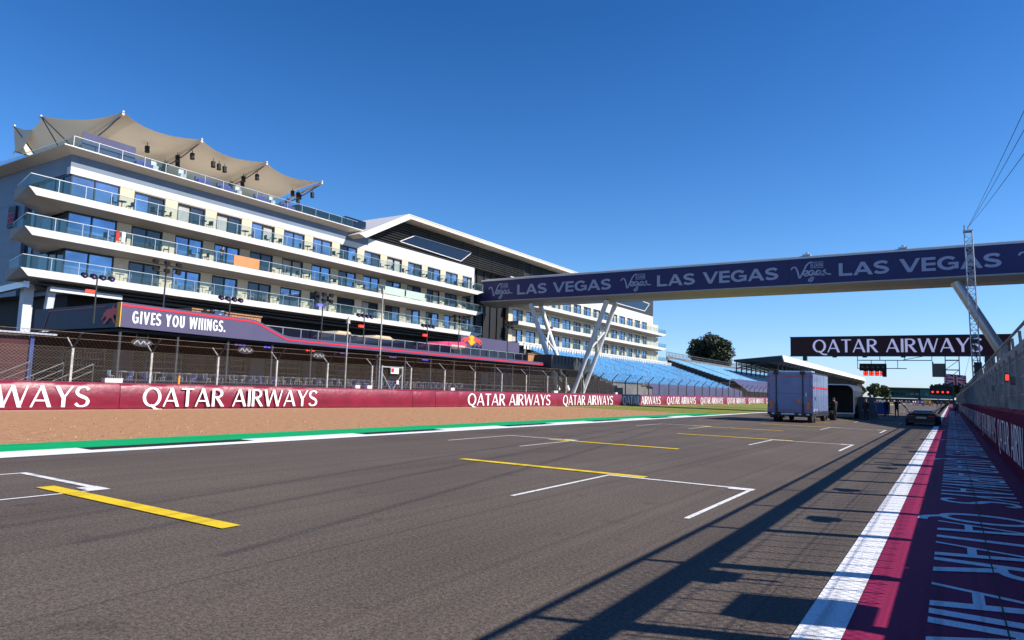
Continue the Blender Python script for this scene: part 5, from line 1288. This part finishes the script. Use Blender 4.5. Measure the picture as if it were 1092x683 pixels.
def wheel(parent, x, y, r, wd, tyre='tyre', rim='rim', local=False):
    mb = MB(); prof = [(.55 * r, -.5), (.9 * r, -.5), (r, -.38), (r, .38), (.9 * r, .5), (.55 * r, .5)]; rows = []
    for rr_, k in prof: rows.append([(x + k * wd, y + rr_ * math.cos(2 * math.pi * i / 20), r + rr_ * math.sin(2 * math.pi * i / 20)) for i in range(20)])
    mb.grid(rows, close=True); tm_ = MB(); build_local = build(mb, 'wheel', tyre, parent, True, local)
    rm = MB().tube((x - .42 * wd, y, r), (x + .42 * wd, y, r), .56 * r, n=16)
    for k in range(5): rm.box((x - .46 * wd, y + .3 * r * math.cos(k * 1.257) - .03, r + .3 * r * math.sin(k * 1.257) - .03), (x + .46 * wd, y + .3 * r * math.cos(k * 1.257) + .03, r + .3 * r * math.sin(k * 1.257) + .03))
    build(rm, 'rim', rim, build_local, False, local)
for x in (x0 + .45, x1 - .28):
    for y in (y0 + .75, y0 + 1.75, y1 - .6): wheel(tk, x, y, .40, .3)
for y in (y0 + .75, y0 + 1.75):
    mb = MB(); mb.grid([[(x1 - .45, y + .5 * math.cos(R(a)), .42 + .5 * math.sin(R(a))) for a in range(10, 175, 15)], [(x1 + .03, y + .5 * math.cos(R(a)), .42 + .5 * math.sin(R(a))) for a in range(10, 175, 15)]])
    build(mb, 'mudguard', 'white', tk)
mb = MB().box((-12.3, 58, 0), (-11.2, 59, .42)); mb.box((-12.0, 58.2, .42), (-11.5, 58.8, .62))
tag(build(mb, 'equipment_case', 'frame'), 'low black equipment case on the track edge left of the lilac truck', 'case')

# ------------------------------------------------------------ open dark trailer, crates, blue container
tr = thing('open_trailer', 'dark trailer with an open black end and silver rounded edge right of the lilac truck', 'trailer', (-8.6, 64, 0))
def arch(k=0): return [(-10.6 + k, .42 + k)] + [(-10.6 + k, 2.9 - k)] + [(-7.35 + .55 * math.sin(R(a)) - k, 2.35 + .55 * math.cos(R(a)) - k) for a in range(0, 100, 15)] + [(-6.8 - k, .42 + k)]
o_, i_ = arch(), arch(.09)
mb = MB().grid([[(x, 64.0, z) for x, z in o_], [(x, 70.5, z) for x, z in o_], ], close=True); mb.grid([[(x, 64.0, z) for x, z in i_], [(x, 70.4, z) for x, z in i_]], close=True); mb.add([(x, 70.4, z) for x, z in i_], [tuple(range(len(i_)))]); build(mb, 'shell', 'frame', tr)
mb = MB().grid([[(x, 63.97, z) for x, z in o_], [(x, 63.97, z) for x, z in i_]], close=True); mb.grid([[(x, 63.97, z) for x, z in o_], [(x, 64.2, z) for x, z in o_]], close=True); build(mb, 'edge_trim', 'silver', tr)
for y in (67, 68.2): wheel(tr, -7.0, y, .38, .28); wheel(tr, -10.3, y, .38, .28)
ct = thing('crate_stack', 'tall stack of grey flight cases right of the open trailer', 'crates', (-6.4, 66, 0))
for q in range(3): build(MB().box((-6.7, 66, .1 + .6 * q), (-5.3 - .12 * q, 67.2, .68 + .6 * q)).box((-6.72, 65.98, .34 + .6 * q), (-5.28 - .12 * q, 66.0, .40 + .6 * q)), 'case', 'crate', ct)
bc = thing('blue_container', 'low dark blue container on the track between two people in black', 'container', (-6.9, 83, 0))
build(MB().box((-8.3, 83, .12), (-5.6, 85.5, 1.32)), 'body', 'blue_box', bc); build(MB().box((-8.34, 82.95, 1.32), (-5.56, 85.55, 1.4)), 'lid', 'cl_blue', bc)
mb = MB()
for x in (-8.1, -6.0):
    for y in (83.2, 85.2): mb.tube((x - .05, y, .08), (x + .05, y, .08), .08, n=8)
build_each(mb, 'castor', 'tyre', bc)
for q, (x, y, h, nm) in enumerate(((-8.35, 58.5, .75, 'tyre on its tread beside the open trailer, left one'), (-7.75, 58.2, .7, 'tyre on its tread beside the open trailer, right one'))):
    t = thing('race_tyre', 'fat black ' + nm, 'tyre', (x, y, 0), group='tyres beside the open trailer'); wheel(t, x, y, .36, .38)

# ------------------------------------------------------------ sports car from behind, doors raised
ca = thing('sports_car', 'low dark sports car seen from behind with both doors raised and orange trim', 'car', (-1.72, 54.2, 0), R(-2))
ST = [(0.0, .82, .36, .74, .95), (.12, .93, .28, .82, .96), (.9, .99, .18, .84, .9), (1.5, .97, .16, .82, .85), (2.9, .95, .16, .76, .8), (3.9, .92, .16, .66, .78), (4.4, .80, .2, .52, .7)]
rows = []
for (y, hw, zb, zt, sh) in ST: rows.append([(-hw * .92, y, zb), (-hw, y, zb + .18), (-hw * .98, y, zt * .78), (-hw * .80, y, zt * .96), (-hw * .4, y, zt), (hw * .4, y, zt), (hw * .80, y, zt * .96), (hw * .98, y, zt * .78), (hw, y, zb + .18), (hw * .92, y, zb)])
mb = MB().grid(rows, close=True); mb.add(rows[0], [tuple(range(10))]); mb.add(rows[-1], [tuple(range(10))]); bd = build(mb, 'body', 'car', ca, True, True)
rows = [[(-.62, .75, .82), (-.5, .8, .85), (.5, .8, .85), (.62, .75, .82)], [(-.66, 1.5, .80), (-.5, 1.55, 1.04), (.5, 1.55, 1.04), (.66, 1.5, .80)], [(-.68, 2.1, .78), (-.52, 2.1, 1.07), (.52, 2.1, 1.07), (.68, 2.1, .78)], [(-.66, 3.2, .70), (-.5, 3.1, .74), (.5, 3.1, .74), (.66, 3.2, .70)]]
build(MB().grid(rows), 'cabin', 'blue_glass', ca, False, True)
mb = MB()
for x in (-.78, .42): mb.box((x, -.02, .64), (x + .36, .0, .71))
build_each(mb, 'tail_light', 'red', ca, False, True)
mb = MB().box((-.88, .05, .90), (.88, .3, .94)); mb.box((-.6, .1, .78), (-.55, .25, .9)); mb.box((.55, .1, .78), (.6, .25, .9)); build(mb, 'rear_wing', 'car_or', ca, False, True)
mb = MB().box((-.42, .32, .83), (-.30, 1.0, .86)); mb.box((.30, .32, .83), (.42, 1.0, .86)); mb.box((-.80, .4, .80), (-.62, 1.3, .845)); mb.box((.62, .4, .80), (.80, 1.3, .845)); build_each(mb, 'stripe', 'car_or', ca, False, True)
mb = MB().box((-.3, -.02, .5), (.3, 0, .62)); build(mb, 'number_plate', 'beige', ca, False, True)
mb = MB().box((-.8, -.03, .2), (.8, .1, .34))
for x in (-.5, -.25, 0, .25, .5): mb.box((x - .015, -.06, .18), (x + .015, .1, .34))
build(mb, 'diffuser', 'frame', ca, False, True)
for x in (-.84, .84):
    for y in (.75, 3.45): wheel(ca, x, y, .33, .26, local=True)
    s = 1 if x > 0 else -1
    mb = MB().prism([(s * .82, 2.1, .82), (s * .82, 3.0, .76), (s * 1.35, 2.85, 1.42), (s * 1.5, 2.2, 1.65), (s * 1.1, 1.95, 1.3)], (s * .06, 0, .02)); build(mb, 'raised_door', 'car_or' if s > 0 else 'car', ca, False, True)

# ------------------------------------------------------------ people
def body_mesh(pose):
    P = dict(pel=(0, 0, .95), sp=(0, .01, 1.15), ch=(0, .0, 1.36), nk=(0, .01, 1.50), hd=(0, .03, 1.60), tp=(0, .02, 1.74))
    for s, n in ((-1, 'l'), (1, 'r')):
        P['sh' + n] = (.19 * s, 0, 1.42); P['el' + n] = (.25 * s, -.02, 1.13); P['wr' + n] = (.26 * s, .08, .88); P['ha' + n] = (.26 * s, .11, .80)
        P['hi' + n] = (.10 * s, 0, .90); P['kn' + n] = (.11 * s, .02, .49); P['an' + n] = (.12 * s, -.02, .09); P['to' + n] = (.13 * s, .16, .04)
    P.update(pose)
    for n in 'lr':                                             # hand carries on along the forearm unless posed
        if 'ha' + n not in pose:
            d = (Vector(P['wr' + n]) - Vector(P['el' + n])).normalized(); P['ha' + n] = tuple(Vector(P['wr' + n]) + d * .08)
    bones = [('pel', 'sp', 1), ('sp', 'ch', 1), ('ch', 'nk', 1), ('nk', 'hd', 0), ('hd', 'tp', 0)]
    for n in 'lr': bones += [('ch', 'sh' + n, 1), ('sh' + n, 'el' + n, 1), ('el' + n, 'wr' + n, 4), ('wr' + n, 'ha' + n, 0), ('pel', 'hi' + n, 2), ('hi' + n, 'kn' + n, 2), ('kn' + n, 'an' + n, 2), ('an' + n, 'to' + n, 3)]
    rad = dict(pel=.145, sp=.13, ch=.15, nk=.06, hd=.095, tp=.07)
    for n in 'lr':
        rad.update({'sh' + n: .07, 'el' + n: .046, 'wr' + n: .032, 'ha' + n: .036, 'hi' + n: .095, 'kn' + n: .062, 'an' + n: .045, 'to' + n: .036})
        w_, h_ = Vector(P['wr' + n]), Vector(P['ha' + n]); d = (h_ - w_).normalized(); sd = d.orthogonal().normalized()
        for k, (off, ln) in enumerate(((-.03, .07), (-.01, .085), (.01, .08), (.028, .062))):
            nm = 'f%d%s' % (k, n); P[nm] = tuple(h_ + sd * off + d * ln + Vector((0, .012, 0))); rad[nm] = .010; bones.append(('ha' + n, nm, 0))
        nm = 'th' + n; P[nm] = tuple(w_ + d * .07 - sd * .06); rad[nm] = .012; bones.append(('wr' + n, nm, 0))
    names = list(P); idx = {k: i for i, k in enumerate(names)}
    me = bpy.data.meshes.new('tmp'); me.from_pydata([P[k] for k in names], [(idx[a], idx[b]) for a, b, _ in bones], [])
    o = bpy.data.objects.new('tmp', me); COL.objects.link(o)
    md = o.modifiers.new('s', 'SKIN'); sk = me.skin_vertices[0].data
    for k in names:
        r = rad[k]; sk[idx[k]].radius = (r * (1.25 if k in ('pel', 'sp', 'ch') else 1), r * (.85 if k in ('pel', 'sp', 'ch') else 1)); sk[idx[k]].use_root = (k == 'pel')
    ss = o.modifiers.new('ss', 'SUBSURF'); ss.levels = 1; ss.render_levels = 1
    dg = bpy.context.evaluated_depsgraph_get(); ev = o.evaluated_get(dg); out = bpy.data.meshes.new_from_object(ev)
    bpy.data.objects.remove(o); bpy.data.meshes.remove(me)
    out.name = 'person'; out.materials.clear()
    for q in ('skin', 'cl_white', 'cl_black', 'frame', 'cl_white'): out.materials.append(M[q])
    segs = [(Vector(P[a]), Vector(P[b]), c) for a, b, c in bones]
    for p in out.polygons:
        c = p.center; best = None
        for a, b, k in segs:
            ab = b - a; t = max(0, min(1, (c - a).dot(ab) / max(1e-9, ab.dot(ab)))); d = (a + ab * t - c).length
            if best is None or d < best[0]: best = (d, k)
        p.material_index = best[1]; p.use_smooth = True
    hx, hy, hz = P['hd']
    hm_ = MB().sphere((hx, hy - .02, hz + .06), .112, 10, 0, (.92, 1.0, .95)); hv = [v for v in hm_.v]
    hair = MB(); hair.v = hm_.v; hair.f = [f for f in hm_.f if min(hm_.v[i][2] for i in f) > hz - .02 and max(hm_.v[i][1] for i in f) < hy + .075]; hair.m = [0] * len(hair.f)
    return out, hair.mesh('hair', ['hair'], True)
POSES = [body_mesh({}),
         body_mesh(dict(knl=(-.11, .16, .50), anl=(-.12, .26, .09), tol=(-.12, .43, .06), knr=(.11, .02, .50), anr=(.12, -.26, .12), tor=(.13, -.12, .03), wrl=(-.25, -.14, .92), wrr=(.25, .24, .95))),
         body_mesh(dict(elr=(.34, .20, 1.36), wrr=(.12, .32, 1.58), ell=(-.34, .20, 1.36), wrl=(-.12, .32, 1.58), har=(.06, .35, 1.62), hal=(-.06, .35, 1.62))),
         body_mesh(dict(elr=(.38, -.02, 1.20), wrr=(.20, .12, 1.02), ell=(-.24, .10, 1.16), wrl=(-.18, .30, 1.06), ch=(0, .05, 1.35), nk=(0, .09, 1.48), hd=(.0, .13, 1.57), tp=(0, .13, 1.71)))]
def person(pose, loc, rz, shirt, trousers, label, group=None, sleeve=None, hair='hair', sc=1.0):
    me, hr = POSES[pose]
    o = bpy.data.objects.new('person', me); COL.objects.link(o); o.location = loc; o.rotation_euler = (0, 0, rz); o.scale = (sc, sc, sc)
    for i, q in enumerate(('skin', shirt, trousers, 'frame', sleeve or shirt)):
        o.material_slots[i].link = 'OBJECT'; o.material_slots[i].material = M[q]
    h = bpy.data.objects.new('hair', hr); COL.objects.link(h); h.parent = o
    h.material_slots[0].link = 'OBJECT'; h.material_slots[0].material = M[hair]
    tag(o, label, 'person', group); return o
person(0, (-9.55 + 3.75, 62.5, 0), 2.6, 'cl_black', 'cl_black', 'person in black standing beside the grey flight cases')
person(0, (-5.3, 76.5, 0), .4, 'cl_black', 'cl_black', 'person in black standing at the right end of the blue container')
person(2, (-4.4, 75.5, 0), -.2, 'cl_black', 'cl_black', 'person in black with raised arms taking a picture left of the sports car')
person(1, (.55, 100, 0), 3.1, 'cl_navy', 'cl_black', 'person in dark clothes walking beside the pit wall')
person(3, (-7.45, 57.5, 0), 1.2, 'cl_black', 'cl_black', 'person in black bending to work beside the tyres and open trailer')
person(1, (-2.9, 205, 0), .2, 'cl_black', 'cl_black', 'person in black walking far behind the car, left one of a pair')
person(1, (-2.1, 207, 0), .3, 'cl_navy', 'cl_black', 'person in navy walking far behind the car, right one of a pair')
person(0, (-1.0, 200, 0), .0, 'cl_black', 'cl_black', 'person in black standing far away beside the white edge line')
person(1, (-.55, 204, 0), 3.0, 'cl_grey', 'cl_black', 'person in grey and black walking far away near the pit wall')
person(1, (-6.2, 70.5, 0), 1.9, 'cl_black', 'cl_black', 'person in black walking behind the grey flight cases')
person(0, (-9.2, 66.5, .42), 2.9, 'cl_navy', 'cl_black', 'person in navy standing inside the open dark trailer')
prr = random.Random(5)
for i in range(30):
    t = i / 29; x = -25 + 18.5 * t + prr.uniform(-.5, .5); y = 330 - 95 * t ** 1.5 + prr.uniform(-14, 14)
    sh = prr.choice(('cl_white', 'cl_white', 'cl_white', 'cl_white', 'cl_blue', 'cl_navy', 'cl_red')); trs = prr.choice(('cl_black', 'cl_navy', 'cl_grey'))
    o = person(prr.choice((0, 1, 1, 3)), (x * y / 300, y, 0), prr.uniform(0, 6.28), sh, trs, 'person in %s shirt in the far group, %s from the left' % (sh[3:], ORD[i]), 'people walking far down the straight', 'skin')
person(3, (-60.6, 40.6, 13.12), -1.4, 'cl_black', 'cl_black', 'person in black leaning at the middle balcony rail left of the orange screen', sleeve='skin')
for q, (yy, mt, nm) in enumerate(((30.05, 'cl_red', 'red towel hung over the middle balcony rail near the left end'), (30.55, 'cl_white', 'white towel hung over the middle balcony rail beside the red one'))):
    mb = MB().grid([[(-60.03 + .03 * math.sin(k * 1.4), yy + .11 * k, z) for k in range(4)] for z in (13.3, 13.75, 14.2)]); mb.grid([[(-60.03, yy + .11 * k, 14.2) for k in range(4)], [(-60.14, yy + .11 * k, 14.2) for k in range(4)], [(-60.15, yy + .11 * k, 13.5) for k in range(4)]])
    tag(build(mb, 'towel', mt), nm, 'towel')
